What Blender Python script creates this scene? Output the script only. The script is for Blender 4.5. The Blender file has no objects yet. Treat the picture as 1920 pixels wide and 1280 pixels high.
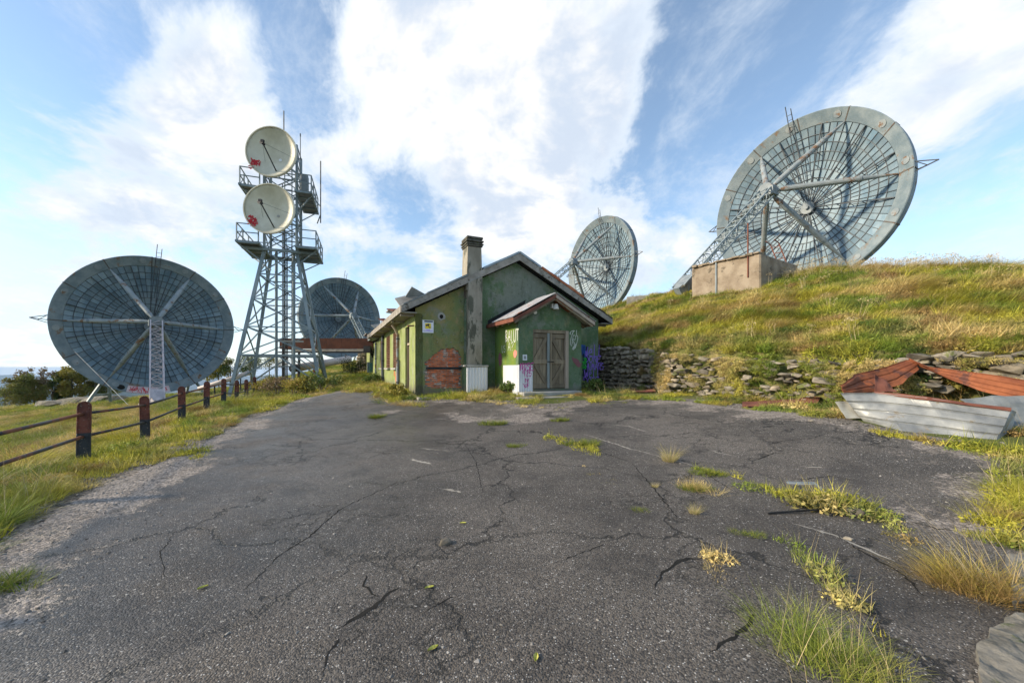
import bpy, bmesh, math, random
import numpy as np
from mathutils import Vector, Matrix, noise as mnoise
from mathutils.geometry import tessellate_polygon
R_ = math.radians
rnd = random.Random(7)
rng = np.random.default_rng(11)
S = bpy.context.scene
COL = S.collection
FPX, CX, HY, EYE = 747.0, 960.0, 690.0, 1.65      # measured from the photograph (1920 px wide)

# ------------------------------------------------------------------ camera
cam = bpy.data.objects.new('camera', bpy.data.cameras.new('camera')); COL.objects.link(cam)
cam.location = (0, 0, EYE); cam.rotation_euler = (R_(90), 0, 0)
cam.data.sensor_width = 36; cam.data.lens = 14.0; cam.data.shift_y = 50/1920
cam.data.clip_start = 0.05; cam.data.clip_end = 60000
S.camera = cam

# ------------------------------------------------------------------ node helpers
class NT:
    def __init__(s, tree): s.t = tree; s.n = tree.nodes; s.l = tree.links
    def node(s, typ, ins=None, **props):
        nd = s.n.new(typ)
        for k, v in props.items(): setattr(nd, k, v)
        for k, v in (ins or {}).items():
            sock = nd.inputs[k]
            if hasattr(v, 'is_output') or isinstance(v, bpy.types.NodeSocket): s.l.new(v, sock)
            else: sock.default_value = v
        return nd
    def math(s, op, a, b=0.0, c=None, clamp=False):
        ins = {0: a, 1: b}
        if c is not None: ins[2] = c
        return s.node('ShaderNodeMath', ins, operation=op, use_clamp=clamp).outputs[0]
    def vmath(s, op, a, b=(0, 0, 0)):
        nd = s.node('ShaderNodeVectorMath', {0: a, 1: b}, operation=op)
        return nd.outputs['Value'] if op in ('DOT_PRODUCT', 'LENGTH', 'DISTANCE') else nd.outputs[0]
    def scale(s, a, k):
        nd = s.node('ShaderNodeVectorMath', {0: a}, operation='SCALE')
        if isinstance(k, bpy.types.NodeSocket): s.l.new(k, nd.inputs['Scale'])
        else: nd.inputs['Scale'].default_value = k
        return nd.outputs[0]
    def ramp(s, v, a, b, lo=0.0, hi=1.0, smooth=True):
        return s.node('ShaderNodeMapRange', {'Value': v, 'From Min': a, 'From Max': b, 'To Min': lo, 'To Max': hi},
                      interpolation_type='SMOOTHSTEP' if smooth else 'LINEAR').outputs[0]
    def noise(s, vec, scale, detail=4, rough=0.55, dist=0.0):
        return s.node('ShaderNodeTexNoise', {'Vector': vec, 'Scale': scale, 'Detail': detail, 'Roughness': rough, 'Distortion': dist}).outputs[0]
    def mix(s, f, a, b, blend='MIX'):
        nd = s.node('ShaderNodeMix', data_type='RGBA', blend_type=blend)
        for i, v in ((0, f), (6, a), (7, b)):
            if isinstance(v, bpy.types.NodeSocket): s.l.new(v, nd.inputs[i])
            elif i == 0: nd.inputs[0].default_value = v
            else: nd.inputs[i].default_value = tuple(v)[:3] + (1,)
        return nd.outputs[2]
    def attr(s, name, out='Fac', typ='GEOMETRY'):
        return s.node('ShaderNodeAttribute', attribute_name=name, attribute_type=typ).outputs[out]
    def pos(s): return s.node('ShaderNodeNewGeometry').outputs['Position']
    def rand(s): return s.node('ShaderNodeObjectInfo').outputs['Random']

# ------------------------------------------------------------------ world and sun
SUN = Vector((-0.975, -0.19, 0.0)).normalized(); ELEV = R_(23)
w = bpy.data.worlds.new('World'); S.world = w; w.use_nodes = True
T = NT(w.node_tree); T.n.clear()
sky = T.node('ShaderNodeTexSky', sky_type='NISHITA', sun_disc=False)
sky.sun_elevation = ELEV; sky.sun_rotation = math.atan2(SUN.x, SUN.y); sky.altitude = 900
sky.air_density = 1.0; sky.dust_density = 0.6; sky.ozone_density = 2.2
d = T.node('ShaderNodeTexCoord').outputs['Generated']
sep = T.node('ShaderNodeSeparateXYZ', {0: d})
zc = T.math('MAXIMUM', sep.outputs[2], 0.0)
den = T.math('ADD', zc, 0.42)
pl = T.node('ShaderNodeCombineXYZ', {0: T.math('DIVIDE', sep.outputs[0], den), 1: T.math('DIVIDE', sep.outputs[1], den), 2: 0.35}).outputs[0]
warp = T.node('ShaderNodeTexNoise', {'Vector': pl, 'Scale': 0.9, 'Detail': 3}).outputs['Color']
pw = T.vmath('ADD', pl, T.scale(T.vmath('SUBTRACT', warp, (0.5, 0.5, 0.5)), 0.55))
n1 = T.noise(pw, 2.9, 13, 0.62)
n2 = T.noise(T.vmath('MULTIPLY', pw, (1.0, 0.75, 1)), 7.5, 11, 0.66)
cov = T.math('ADD', T.math('MULTIPLY', T.math('SUBTRACT', n1, .5), 0.95), T.math('MULTIPLY', T.math('SUBTRACT', n2, .5), 0.75)); cov = T.math('ADD', cov, 0.47)
def pxdir(px, py): return Vector(((px-CX)/FPX, 1, (HY-py)/FPX)).normalized()
CLOUDS = [(900, 60, 13, .17), (760, 30, 8, .16), (1000, 240, 11, .20), (930, 380, 8, .16), (1130, 200, 7, .10), (300, 60, 7, .16), (370, 170, 6, .17), (280, 270, 8, .13), (500, 190, 6, .15), (600, 330, 7, .13), (690, 450, 5, .10), (700, 160, 5, .14),
          (120, 400, 11, .16), (40, 480, 10, .15), (330, 430, 8, .12), (1640, 140, 7, .14), (1820, 170, 8, .16), (1880, 30, 7, .12), (1500, 160, 5, .10), (1330, 400, 6, .10), (1250, 440, 6, .12), (1040, 440, 7, .12), (1830, 460, 6, .12), (790, 520, 4, .10), (30, 20, 5, .08), (1290, 40, 8, .05),
          (110, 180, 11, -.26), (60, 60, 5, -.10), (520, 40, 7, -.13), (590, 150, 4, -.16), (1420, 250, 9, -.22), (1300, 170, 6, -.16), (1480, 40, 7, -.12), (1800, 330, 8, -.16), (1250, 330, 5, -.10), (760, 420, 5, -.06), (430, 470, 7, -.06), (40, 640, 9, -.12), (860, 120, 2.5, -.10), (160, 560, 9, -.06), (1700, 40, 5, -.08), (200, 130, 3.5, -.08)]
for px, py, rad, amt in CLOUDS:
    dp = T.vmath('DOT_PRODUCT', T.vmath('NORMALIZE', d), tuple(pxdir(px, py)))
    cov = T.math('ADD', cov, T.ramp(dp, math.cos(R_(rad*1.7)), 1.0, 0.0, amt))
wisp = T.noise(T.vmath('MULTIPLY', pw, (1.5, 1.05, 1)), 3.4, 13, 0.70)
mask = T.math('MAXIMUM', T.ramp(cov, 0.43, 0.69), T.math('MULTIPLY', T.ramp(wisp, .44, .74), .60))
edge = T.ramp(cov, 0.58, 0.85)
cshade = T.ramp(T.math('ADD', T.noise(T.vmath('ADD', pw, (.35, .1, 0)), 4.2, 12, 0.62), T.ramp(T.vmath('DOT_PRODUCT', T.vmath('NORMALIZE', d), tuple(pxdir(1190, 190))), math.cos(R_(13)), 1.0, 0, -.16)), 0.36, 0.56)
ccol = T.mix(cshade, (4.5, 5.1, 6.0), (7.2, 7.1, 6.9))
ccol = T.mix(edge, (5.4, 6.0, 6.7), ccol)
hz = T.ramp(sep.outputs[2], 0.0, 0.30, 0.55, 0.0)
skyc = T.mix(1.0, sky.outputs[0], (1.82, 1.80, 1.66), 'MULTIPLY')
skyc = T.mix(hz, skyc, (4.6, 5.6, 7.2))
skyc = T.mix(0.07, skyc, (6.0, 6.6, 7.2))
wc = T.mix(T.math('MULTIPLY', mask, 0.96), skyc, ccol)
bg = T.node('ShaderNodeBackground', {'Color': wc, 'Strength': 0.10})
T.l.new(bg.outputs[0], T.node('ShaderNodeOutputWorld').inputs[0])
sl = bpy.data.lights.new('sun', 'SUN'); sl.energy = 4.0; sl.angle = R_(3.5); sl.color = (1.0, 0.85, 0.64)
sun = bpy.data.objects.new('sun', sl); COL.objects.link(sun)
sdir = Vector((SUN.x*math.cos(ELEV), SUN.y*math.cos(ELEV), math.sin(ELEV)))
sun.rotation_euler = sdir.to_track_quat('Z', 'Y').to_euler(); sun.location = (-20, -4, 30)
vs = S.view_settings; vs.view_transform = 'Standard'; vs.look = 'None'; vs.exposure = 0.66; vs.gamma = 1.0; vs.use_curve_mapping = False

# ------------------------------------------------------------------ object helpers
def tag(o, label=None, cat=None, group=None, kind=None):
    if label: o['label'] = label
    if cat: o['category'] = cat
    if group: o['group'] = group
    if kind: o['kind'] = kind
    return o
ORG = {}
def root(name, loc, label, cat, group=None, rz=0.0):
    o = bpy.data.objects.new(name, None); COL.objects.link(o); o.empty_display_size = 0.3
    o.location = loc; o.rotation_euler = (0, 0, rz); ORG[o.name] = (Vector(loc), rz)
    return tag(o, label, cat, group)
def top(o):
    while o.parent: o = o.parent
    return o
def link(name, me, parent=None):
    o = bpy.data.objects.new(name, me); COL.objects.link(o)
    if parent: o.parent = parent
    return o
def localize(co, parent):
    """world coordinates -> coordinates of the (unscaled) root of parent"""
    if parent is None: return co
    L, rz = ORG[top(parent).name]
    c, s = math.cos(-rz), math.sin(-rz)
    q = np.asarray(co, float)-np.array(L)
    return np.stack([q[:, 0]*c-q[:, 1]*s, q[:, 0]*s+q[:, 1]*c, q[:, 2]], 1)
class MB:
    def __init__(s): s.v = []; s.f = []
    def add(s, vs, fs):
        n = len(s.v); s.v += [tuple(v) for v in vs]; s.f += [tuple(i+n for i in f) for f in fs]; return s
    def box(s, c, size, ax=None):
        c = Vector(c); x, y, z = ax if ax else (Vector((1, 0, 0)), Vector((0, 1, 0)), Vector((0, 0, 1)))
        h = [a/2 for a in size]
        vs = [c+x*(h[0]*i)+y*(h[1]*j)+z*(h[2]*k) for k in (-1, 1) for j in (-1, 1) for i in (-1, 1)]
        return s.add(vs, [(0, 2, 3, 1), (4, 5, 7, 6), (0, 1, 5, 4), (2, 6, 7, 3), (0, 4, 6, 2), (1, 3, 7, 5)])
    def bar(s, p, q, wd, ht=None, up=(0, 0, 1)):
        p, q = Vector(p), Vector(q); dd = q-p
        if dd.length < 1e-6: return s
        y = dd.normalized(); up = Vector(up)
        if abs(y.dot(up)) > 0.98: up = Vector((1, 0, 0)) if abs(y.x) < .9 else Vector((0, 1, 0))
        x = y.cross(up).normalized(); z = x.cross(y)
        return s.box((p+q)/2, (wd, dd.length, ht or wd), (x, y, z))
    def tube(s, pts, r, n=8, caps=True):
        pts = [Vector(p) for p in pts]; rs = r if isinstance(r, (list, tuple)) else [r]*len(pts)
        rings = []; prev = None
        for i, p in enumerate(pts):
            dd = (pts[min(i+1, len(pts)-1)]-pts[max(i-1, 0)]).normalized()
            if prev is None: a = dd.orthogonal().normalized()
            else: a = (prev-dd*prev.dot(dd)); a = a.normalized() if a.length > 1e-4 else dd.orthogonal().normalized()
            prev = a; b = dd.cross(a)
            rings.append([p+(a*math.cos(2*math.pi*k/n)+b*math.sin(2*math.pi*k/n))*rs[i] for k in range(n)])
        vs = [v for rr in rings for v in rr]; fs = []
        for i in range(len(pts)-1):
            for k in range(n):
                fs.append((i*n+k, i*n+(k+1) % n, (i+1)*n+(k+1) % n, (i+1)*n+k))
        if caps: fs += [tuple(reversed(range(n))), tuple(range((len(pts)-1)*n, len(pts)*n))]
        return s.add(vs, fs)
    def prism(s, poly, ext, holes=()):
        """planar polygon (list of Vector) with optional holes, extruded by vector ext"""
        loops = [[Vector(p) for p in poly]]+[[Vector(p) for p in h] for h in holes]
        flat = [p for l in loops for p in l]; ext = Vector(ext); n = len(flat)
        tris = tessellate_polygon(loops)
        nrm = ext.normalized(); fs = []
        for t in tris:
            a, b, c = (flat[i] for i in t)
            t = tuple(t) if (b-a).cross(c-a).dot(nrm) < 0 else tuple(reversed(t))
            fs.append(t); fs.append(tuple(i+n for i in reversed(t)))
        o = 0
        for l in loops:
            m = len(l)
            for i in range(m):
                j = (i+1) % m; fs.append((o+i, o+j, o+j+n, o+i+n))
            o += m
        return s.add(flat+[p+ext for p in flat], fs)
    def build(s, name, mat, parent=None, smooth=False, bevel=0.0, local=False, recalc=True):
        co = localize(np.array(s.v, float).reshape(-1, 3), parent) if parent is not None and not local else np.array(s.v, float)
        me = bpy.data.meshes.new(name); me.from_pydata(co.tolist(), [], s.f); me.materials.append(mat)
        bm = bmesh.new(); bm.from_mesh(me); recalc and bmesh.ops.recalc_face_normals(bm, faces=bm.faces)
        if bevel: bmesh.ops.bevel(bm, geom=[e for e in bm.edges if len(e.link_faces) == 2 and e.calc_face_angle(0) > 0.5], offset=bevel, segments=1, affect='EDGES', clamp_overlap=True)
        bm.to_mesh(me); bm.free()
        if smooth: me.polygons.foreach_set('use_smooth', [True]*len(me.polygons))
        me.update(); return link(name, me, parent)
def one(name, mb, mat, label, cat, group=None, **kw):
    """a thing that is one mesh, origin at its lowest middle"""
    co = np.array(mb.v, float); c = Vector((co[:, 0].mean(), co[:, 1].mean(), co[:, 2].min()))
    mb.v = [tuple(Vector(v)-c) for v in mb.v]; o = mb.build(name, mat, None, **kw); o.location = c; ORG[o.name] = (c, 0.0)
    return tag(o, label, cat, group)
def npmesh(name, V, F, mat, smooth=False, attrs=None):
    me = bpy.data.meshes.new(name); V = np.asarray(V, np.float32); F = np.asarray(F, np.int32); k = F.shape[1]
    me.vertices.add(len(V)); me.vertices.foreach_set('co', V.ravel())
    me.loops.add(F.size); me.loops.foreach_set('vertex_index', F.ravel())
    me.polygons.add(len(F)); me.polygons.foreach_set('loop_start', np.arange(0, F.size, k, dtype=np.int32))
    if smooth: me.polygons.foreach_set('use_smooth', np.ones(len(F), bool))
    for nm, (typ, arr) in (attrs or {}).items():
        a = me.attributes.new(nm, typ, 'POINT'); a.data.foreach_set('color' if typ == 'FLOAT_COLOR' else ('vector' if typ == 'FLOAT_VECTOR' else 'value'), np.asarray(arr, np.float32).ravel())
    me.update(calc_edges=True); me.validate()
    if mat: me.materials.append(mat)
    return me

# ------------------------------------------------------------------ materials
def newmat(name):
    m = bpy.data.materials.new(name); m.use_nodes = True; t = NT(m.node_tree); t.n.clear()
    out = t.node('ShaderNodeOutputMaterial'); b = t.node('ShaderNodeBsdfPrincipled'); t.l.new(b.outputs[0], out.inputs[0])
    return m, t, b
def setin(t, b, **kw):
    for k, v in kw.items():
        k = {'col': 'Base Color', 'rough': 'Roughness', 'metal': 'Metallic', 'spec': 'Specular IOR Level', 'nrm': 'Normal', 'alpha': 'Alpha'}[k]
        if isinstance(v, bpy.types.NodeSocket): t.l.new(v, b.inputs[k])
        elif k == 'Base Color': b.inputs[k].default_value = tuple(v)[:3]+(1,)
        else: b.inputs[k].default_value = v
def bumpn(t, h, dist, strength=1.0):
    return t.node('ShaderNodeBump', {'Height': h, 'Distance': dist, 'Strength': strength}).outputs[0]
def M(name, a, b2, scale=2.0, rough=0.7, metal=0.0, rust=None, rthr=0.6, rscale=1.2, streak=1.0, bump=0.004, bscale=30, var=0.0, spec=0.3):
    m, t, b = newmat(name); p = t.pos(); ps = t.vmath('MULTIPLY', p, (1, 1, streak))
    c = t.mix(t.ramp(t.noise(ps, scale, 6, 0.62), 0.32, 0.68), a, b2)
    if var: c = t.mix(1.0, c, t.mix(t.rand(), (1-var,)*3, (1+var,)*3), 'MULTIPLY')
    r = rough
    if rust:
        f = t.ramp(t.noise(ps, rscale, 9, 0.68), rthr, rthr+0.07)
        c = t.mix(f, c, t.mix(t.noise(p, 14, 3), rust, tuple(x*1.7 for x in rust)))
        r = t.math('ADD', t.math('MULTIPLY', f, 0.85-rough), rough); metal = t.math('MULTIPLY', t.math('SUBTRACT', 1.0, f), metal) if metal else metal
    nz = t.noise(p, bscale, 5, 0.6)
    setin(t, b, col=c, rough=r, metal=metal, spec=spec, nrm=bumpn(t, nz, bump, 0.6))
    return m
m_galv = M('galvanised', (.15, .18, .20), (.25, .28, .29), 1.6, .55, 0, (.13, .055, .02), .66, 1.4, bump=.002)
m_dish = M('dish_panel', (.115, .185, .24), (.215, .28, .32), 1.1, .5, 0, (.20, .14, .08), .66, .9, .5, bump=.002, var=.24)
m_rib = M('dish_rib', (.045, .055, .065), (.09, .10, .11), 2, .6, .2, (.10, .045, .02), .62, 1.5, bump=.001)
m_rim = M('dish_rim', (.135, .18, .205), (.225, .265, .28), 1.2, .55, 0, (.145, .105, .075), .58, 1.1, bump=.002)
m_strut = M('strut_steel', (.19, .225, .245), (.29, .315, .315), 1.2, .55, 0, (.13, .08, .05), .54, 1.4, bump=.002)
m_tower = M('tower_steel', (.16, .205, .225), (.27, .315, .33), .9, .55, .1, (.12, .06, .03), .74, 2, bump=.001)
m_deck = M('deck_plate', (.17, .18, .18), (.27, .27, .26), 2, .7, .1, (.13, .07, .04), .62, 2)
m_cream = M('cream_dish', (.50, .47, .36), (.66, .63, .52), .9, .5, 0, None, bump=.001)
m_pinkw = M('peeling_boom_paint', (.36, .34, .36), (.56, .50, .51), 2.5, .7, 0, (.19, .20, .21), .55, 3.0)
m_bluestrip = M('blue_strip', (.07, .09, .12), (.12, .15, .19), 5, .6)
m_seam = M('seam_plate', (.07, .06, .05), (.13, .115, .10), 3, .8, 0, (.11, .06, .038), .55, 2)
m_black = M('dark_metal', (.015, .016, .018), (.04, .04, .042), 4, .5, .3)
m_conc = M('concrete', (.20, .185, .16), (.38, .35, .30), 1.7, .9, 0, (.09, .08, .07), .58, 1.3, bump=.03, bscale=6)
m_lump = M('lump_concrete', (.085, .08, .065), (.215, .20, .17), 5, .92, 0, (.07, .075, .04), .56, 7, bump=.02, bscale=30)
m_block = M('block_concrete', (.19, .145, .10), (.34, .28, .21), 1.1, .92, 0, (.085, .07, .05), .56, 1.9, bump=.05, bscale=4)
m_concl = M('pale_concrete', (.30, .29, .26), (.42, .41, .38), 2.5, .9, 0, (.11, .10, .08), .60, 2.2, bump=.012, bscale=14)
m_chim = M('chimney_plaster', (.22, .195, .15), (.36, .33, .27), 2.2, .92, 0, (.075, .075, .055), .53, 2.4, .35, bump=.012, bscale=18)
m_moss = M('mossy_slab', (.05, .05, .04), (.14, .13, .105), 5, .95, 0, (.05, .065, .025), .60, 5, bump=.01)
m_stone = M('stone', (.09, .08, .062), (.25, .22, .175), 3.5, .92, 0, (.09, .10, .03), .55, 2.4, bump=.015, bscale=12, var=.4)
m_stoned = M('dark_stone', (.14, .115, .08), (.31, .26, .19), 5, .92, 0, (.07, .08, .03), .58, 3.0, bump=.012, bscale=14, var=.35)
m_brick = M('brick', (.50, .115, .04), (.62, .19, .08), 6, .9, 0, (.36, .31, .27), .555, 2.6, bump=.006, bscale=40, var=.35)
m_mortar = M('mortar', (.17, .145, .12), (.27, .23, .19), 8, .95, bump=.01)
m_wood = M('door_wood', (.15, .12, .08), (.27, .22, .15), 4, .8, 0, (.10, .105, .055), .6, 2, .12, bump=.004, bscale=60, var=.22)
m_woodp = M('pale_wood', (.33, .27, .21), (.46, .38, .31), 4, .8, 0, None, streak=.15)
m_woodb = M('blue_wood', (.17, .20, .20), (.27, .30, .29), 4, .8, 0, None, streak=.15)
m_shut = M('shutter', (.16, .085, .055), (.30, .17, .11), 5, .8, 0, (.34, .30, .22), .66, 4, var=.2)
m_white = M('white_sheet', (.62, .63, .65), (.78, .78, .79), 1.4, .45, .05, (.32, .31, .30), .72, 2.5, .3, bump=.001)
m_roofm = M('roof_metal', (.22, .27, .31), (.36, .41, .44), 2, .5, .3, (.14, .10, .08), .66, 2.5)
m_roofr = M('roof_red', (.34, .10, .045), (.46, .17, .08), 3, .75, 0, (.15, .06, .035), .62, 3)
m_porch = M('porch_sheet', (.36, .35, .35), (.52, .50, .49), 2.6, .55, .15, (.20, .075, .04), .555, 2.1, bump=.002)
m_felt = M('tar_felt', (.012, .013, .014), (.035, .035, .032), 5, .95)
m_soffit = M('soffit', (.17, .155, .125), (.28, .26, .21), 2.5, .92, 0, (.07, .06, .045), .58, 3)
m_fascia = M('fascia', (.22, .20, .17), (.36, .33, .29), 3, .85, 0, (.08, .07, .055), .56, 3.5, bump=.01)
m_rustc = M('rust_canopy', (.055, .02, .014), (.105, .036, .02), 1.6, .8, .1, (.06, .028, .02), .58, 2)
m_rusto = M('orange_rust', (.17, .052, .024), (.32, .105, .042), 2.2, .75, .1, (.075, .032, .024), .53, 2.0, bump=.003)
m_rustb = M('brown_rust', (.13, .045, .03), (.22, .085, .055), 2.2, .75, .1, (.09, .035, .025), .6, 3)
m_zinc = M('zinc_sheet', (.17, .18, .185), (.33, .335, .32), 2.0, .45, .2, (.15, .13, .10), .57, 3.0, bump=.006, bscale=9)
m_zincd = M('old_zinc', (.15, .165, .165), (.25, .265, .26), 2.3, .5, .3, (.10, .085, .06), .62, 3)
m_planks = M('grey_sheet', (.24, .235, .20), (.38, .37, .32), 2.3, .7, .1, (.20, .165, .10), .6, 4)
m_rail = M('rail_pipe', (.035, .042, .05), (.075, .08, .085), 2, .5, .2, (.17, .075, .045), .52, .55, bump=.002)
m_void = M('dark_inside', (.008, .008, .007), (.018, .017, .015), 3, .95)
m_pipew = M('pale_pipe', (.45, .38, .34), (.60, .53, .48), 1.5, .6, 0, (.26, .15, .12), .64, 2)
m_signw = M('sign_white', (.68, .70, .74), (.76, .77, .80), 3, .4)
m_signy = M('sign_yellow', (.80, .58, .02), (.85, .64, .03), 3, .4)
m_lamp = M('lamp_white', (.66, .64, .58), (.76, .74, .68), 4, .4)
m_teal = M('teal_panel', (.05, .16, .15), (.10, .24, .22), 5, .5)
m_dirt = M('crack_shade', (.006, .006, .006), (.016, .015, .013), 20, .95)  # near-black that paints in the shade inside asphalt cracks
def flat(name, c, rough=.7): return M(name, c, tuple(x*1.15 for x in c), 6, rough, bump=.0005)
m_gp = flat('purple_spray', (.30, .17, .72)); m_gpk = flat('pink_spray', (.50, .06, .28)); m_gw = flat('white_spray', (.58, .60, .55))
m_gr = flat('red_spray', (.50, .03, .04)); m_gg = flat('green_spray', (.03, .38, .05)); m_gb = flat('blue_spray', (.03, .09, .32)); m_gk = flat('salmon_spray', (.60, .20, .16)); m_ink = flat('sign_ink', (.02, .02, .05)); m_gd = flat('dark_spray', (.02, .035, .06)); m_gm = flat('maroon_spray', (.17, .07, .08))

def post_mat():
    m, t, b = newmat('post_paint'); p = t.pos(); z = t.node('ShaderNodeTexCoord').outputs['Object']
    zz = t.node('ShaderNodeSeparateXYZ', {0: z}).outputs[2]
    k = t.ramp(t.math('ADD', zz, t.math('MULTIPLY', t.noise(p, 9, 4), 0.06)), 0.50, 0.53)
    red = t.mix(t.ramp(t.noise(p, 7, 6), .35, .65), (.080, .021, .014), (.165, .048, .030)); blk = t.mix(t.noise(p, 9, 4), (.012, .016, .022), (.035, .042, .052))
    c = t.mix(k, blk, red); f = t.ramp(t.noise(p, 26, 6, .7), .60, .66); c = t.mix(f, c, (.30, .27, .24))
    setin(t, b, col=c, rough=.7, nrm=bumpn(t, f, -.004)); return m
m_post = post_mat()
def paint_mat(name, ca, cb, cc, gray_amt, yellow=None):
    """weathered green render: two greens, streaks of grime, bare plaster, chips"""
    m, t, b = newmat(name); p = t.pos(); ps = t.vmath('MULTIPLY', p, (1, 1, .7))
    c = t.mix(t.ramp(t.noise(p, 1.1, 9, .68), .40, .60), ca, cb)
    c = t.mix(t.ramp(t.noise(ps, 2.4, 7, .65), .50, .72), c, cc)
    gb = t.ramp(t.vmath('DISTANCE', p, (.35, 16.8, 4.75)), .5, 2.1, .16, 0) if name == 'front_render' else 0.0
    f = t.ramp(t.math('ADD', t.noise(t.vmath('ADD', p, (7, 3, 1)), 1.1, 10, .72), gb), .60-gray_amt, .74-gray_amt)
    c = t.mix(t.math('MULTIPLY', f, .8), c, t.mix(t.noise(p, 6, 6), (.15, .165, .13), (.27, .28, .25)))
    g = t.ramp(t.noise(t.vmath('MULTIPLY', p, (1, 1, .42)), 3.2, 8, .72), .52, .74)
    c = t.mix(t.math('MULTIPLY', g, .62), c, (.035, .045, .026))
    ch = t.ramp(t.noise(p, 6, 10, .78), .615, .64); c = t.mix(ch, c, (.33, .33, .29))
    dk = t.ramp(t.noise(t.vmath('ADD', p, (2, 8, 5)), 5, 10, .78), .57, .64); c = t.mix(t.math('MULTIPLY', dk, .55), c, (.030, .040, .022))
    zz = t.node('ShaderNodeSeparateXYZ', {0: p}).outputs[2]
    low = t.ramp(t.math('ADD', zz, t.math('MULTIPLY', t.noise(p, 3, 5), -.7)), .38, .75, 1, 0)
    c = t.mix(t.math('MULTIPLY', low, .8), c, (.135, .125, .105))
    h = t.math('ADD', t.noise(p, 22, 6, .65), t.math('MULTIPLY', ch, -1.2))
    setin(t, b, col=c, rough=.88, spec=.2, nrm=bumpn(t, h, .012, .8)); return m
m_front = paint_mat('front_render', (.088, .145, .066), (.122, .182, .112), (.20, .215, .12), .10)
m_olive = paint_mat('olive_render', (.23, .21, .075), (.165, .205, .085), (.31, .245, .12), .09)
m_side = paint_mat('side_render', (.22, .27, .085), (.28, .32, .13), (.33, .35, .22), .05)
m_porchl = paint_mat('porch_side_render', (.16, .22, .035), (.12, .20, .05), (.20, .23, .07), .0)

# ------------------------------------------------------------------ terrain height
CTRL = np.array([(0, 0, 0), (-2, 2, -.02), (2, 2.6, .02), (0, 5, .03), (-4, 4, 0), (-6.4, 4.6, -.04), (-7.5, 7, 0), (-9.9, 12, .05), (-12.1, 16.8, .13), (-15.4, 23.8, .2),
    (-3.64, 15, .61), (.23, 14.3, .67), (2.7, 15.4, .73), (4.2, 18.5, .65), (-2, 12, .40), (1, 12, .45), (0, 9, .2), (-3, 9, .14), (-5, 13, .40), (-6, 20, .72), (-9.8, 27, .85),
    (-13, 26, .6), (-12, 34, 1.2), (-16, 45, 1.8), (-26, 62, 2.7), (-30, 75, 2.4), (-10, 60, 3.2), (-9.6, 20, .42), (6.08, 14.2, .76), (7.45, 11.5, .77), (8.4, 9.8, .68), (9.4, 8.8, .72),
    (10.3, 8, .76), (6.58, 7.8, .56), (7.76, 6.3, .45), (4, 8, .3), (5, 10, .52), (3, 12, .5), (2.5, 6.4, .13), (4, 4, .04), (6, 4, .16), (9, 4, .5), (12, 5, .8), (-23.7, 27.5, -.85), (-32.9, 36.4, -1.3),
    (-12.5, 10, -.6), (-10, 7.3, -.35), (-8.5, 5, -.25), (-25, 20, -1.25), (-44, 35, -2.1), (-60, 48, -3.2), (-80, 64, -8), (-20, 38, .2), (-30, 52, .3), (-45, 75, -5), (-65, 70, -9), (0, -9, 0), (-10, -6, -.4), (9, -7, .6), (18, 30, 1.2), (10, 50, 3), (25, 10, 1)], float)
def _tps(r2): return np.where(r2 > 1e-12, .5*r2*np.log(np.maximum(r2, 1e-12)), 0)
def _fit(P):
    n = len(P); K = _tps(((P[:, None, :2]-P[None, :, :2])**2).sum(2))+np.eye(n)*.02; Q = np.hstack([np.ones((n, 1)), P[:, :2]])
    A = np.block([[K, Q], [Q.T, np.zeros((3, 3))]]); return np.linalg.solve(A, np.concatenate([P[:, 2], np.zeros(3)]))
_W = _fit(CTRL)
WALL = np.array([(-9, 66, 3.7), (-4, 45, 3.4), (-.2, 31, 3.0), (3.3, 21.8, 2.75), (4.55, 18.6, 2.45), (6.08, 14.4, 2.2), (7.45, 11.7, 1.9), (8.5, 10.0, 1.86), (9.5, 9.0, 1.88), (10.4, 8.2, 1.9), (12.6, 6.8, 1.95), (17, 4.5, 2), (26, 0, 2), (42, -10, 2)], float)
RIDGE = np.array([(2, 70, 6.6), (5, 48, 6.6), (8.2, 31, 6.5), (10.3, 24.2, 6.42), (12.9, 20.7, 6.35), (15.1, 17.8, 6.08), (17.3, 16.2, 5.75), (19.6, 15.2, 5.45), (27, 12.5, 5.3), (44, 4, 5.6)], float)
def polyline(P, x, y):
    """distance, side (+ = right-hand/hill side) and interpolated z of nearest point on polyline P"""
    best = np.full(x.shape, 1e18); side = np.zeros(x.shape); zz = np.zeros(x.shape)
    for a, b in zip(P[:-1], P[1:]):
        dx, dy = b[0]-a[0], b[1]-a[1]; t = np.clip(((x-a[0])*dx+(y-a[1])*dy)/(dx*dx+dy*dy), 0, 1)
        qx, qy = x-a[0]-t*dx, y-a[1]-t*dy; d2 = qx*qx+qy*qy; k = d2 < best
        best = np.where(k, d2, best); side = np.where(k, dx*qy-dy*qx, side); zz = np.where(k, a[2]+t*(b[2]-a[2]), zz)
    return np.sqrt(best), np.sign(side), zz
def sst(a, b, x): t = np.clip((x-a)/(b-a), 0, 1); return t*t*(3-2*t)
def wob(x, y, s, k): 
    return (np.sin(x*s+1.3*k+1.7*np.sin(y*s*.7+k))+np.sin(y*s*1.3+2.1*k+1.1*np.sin(x*s*1.9))+np.sin((x+y)*s*.8-k))/3
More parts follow.
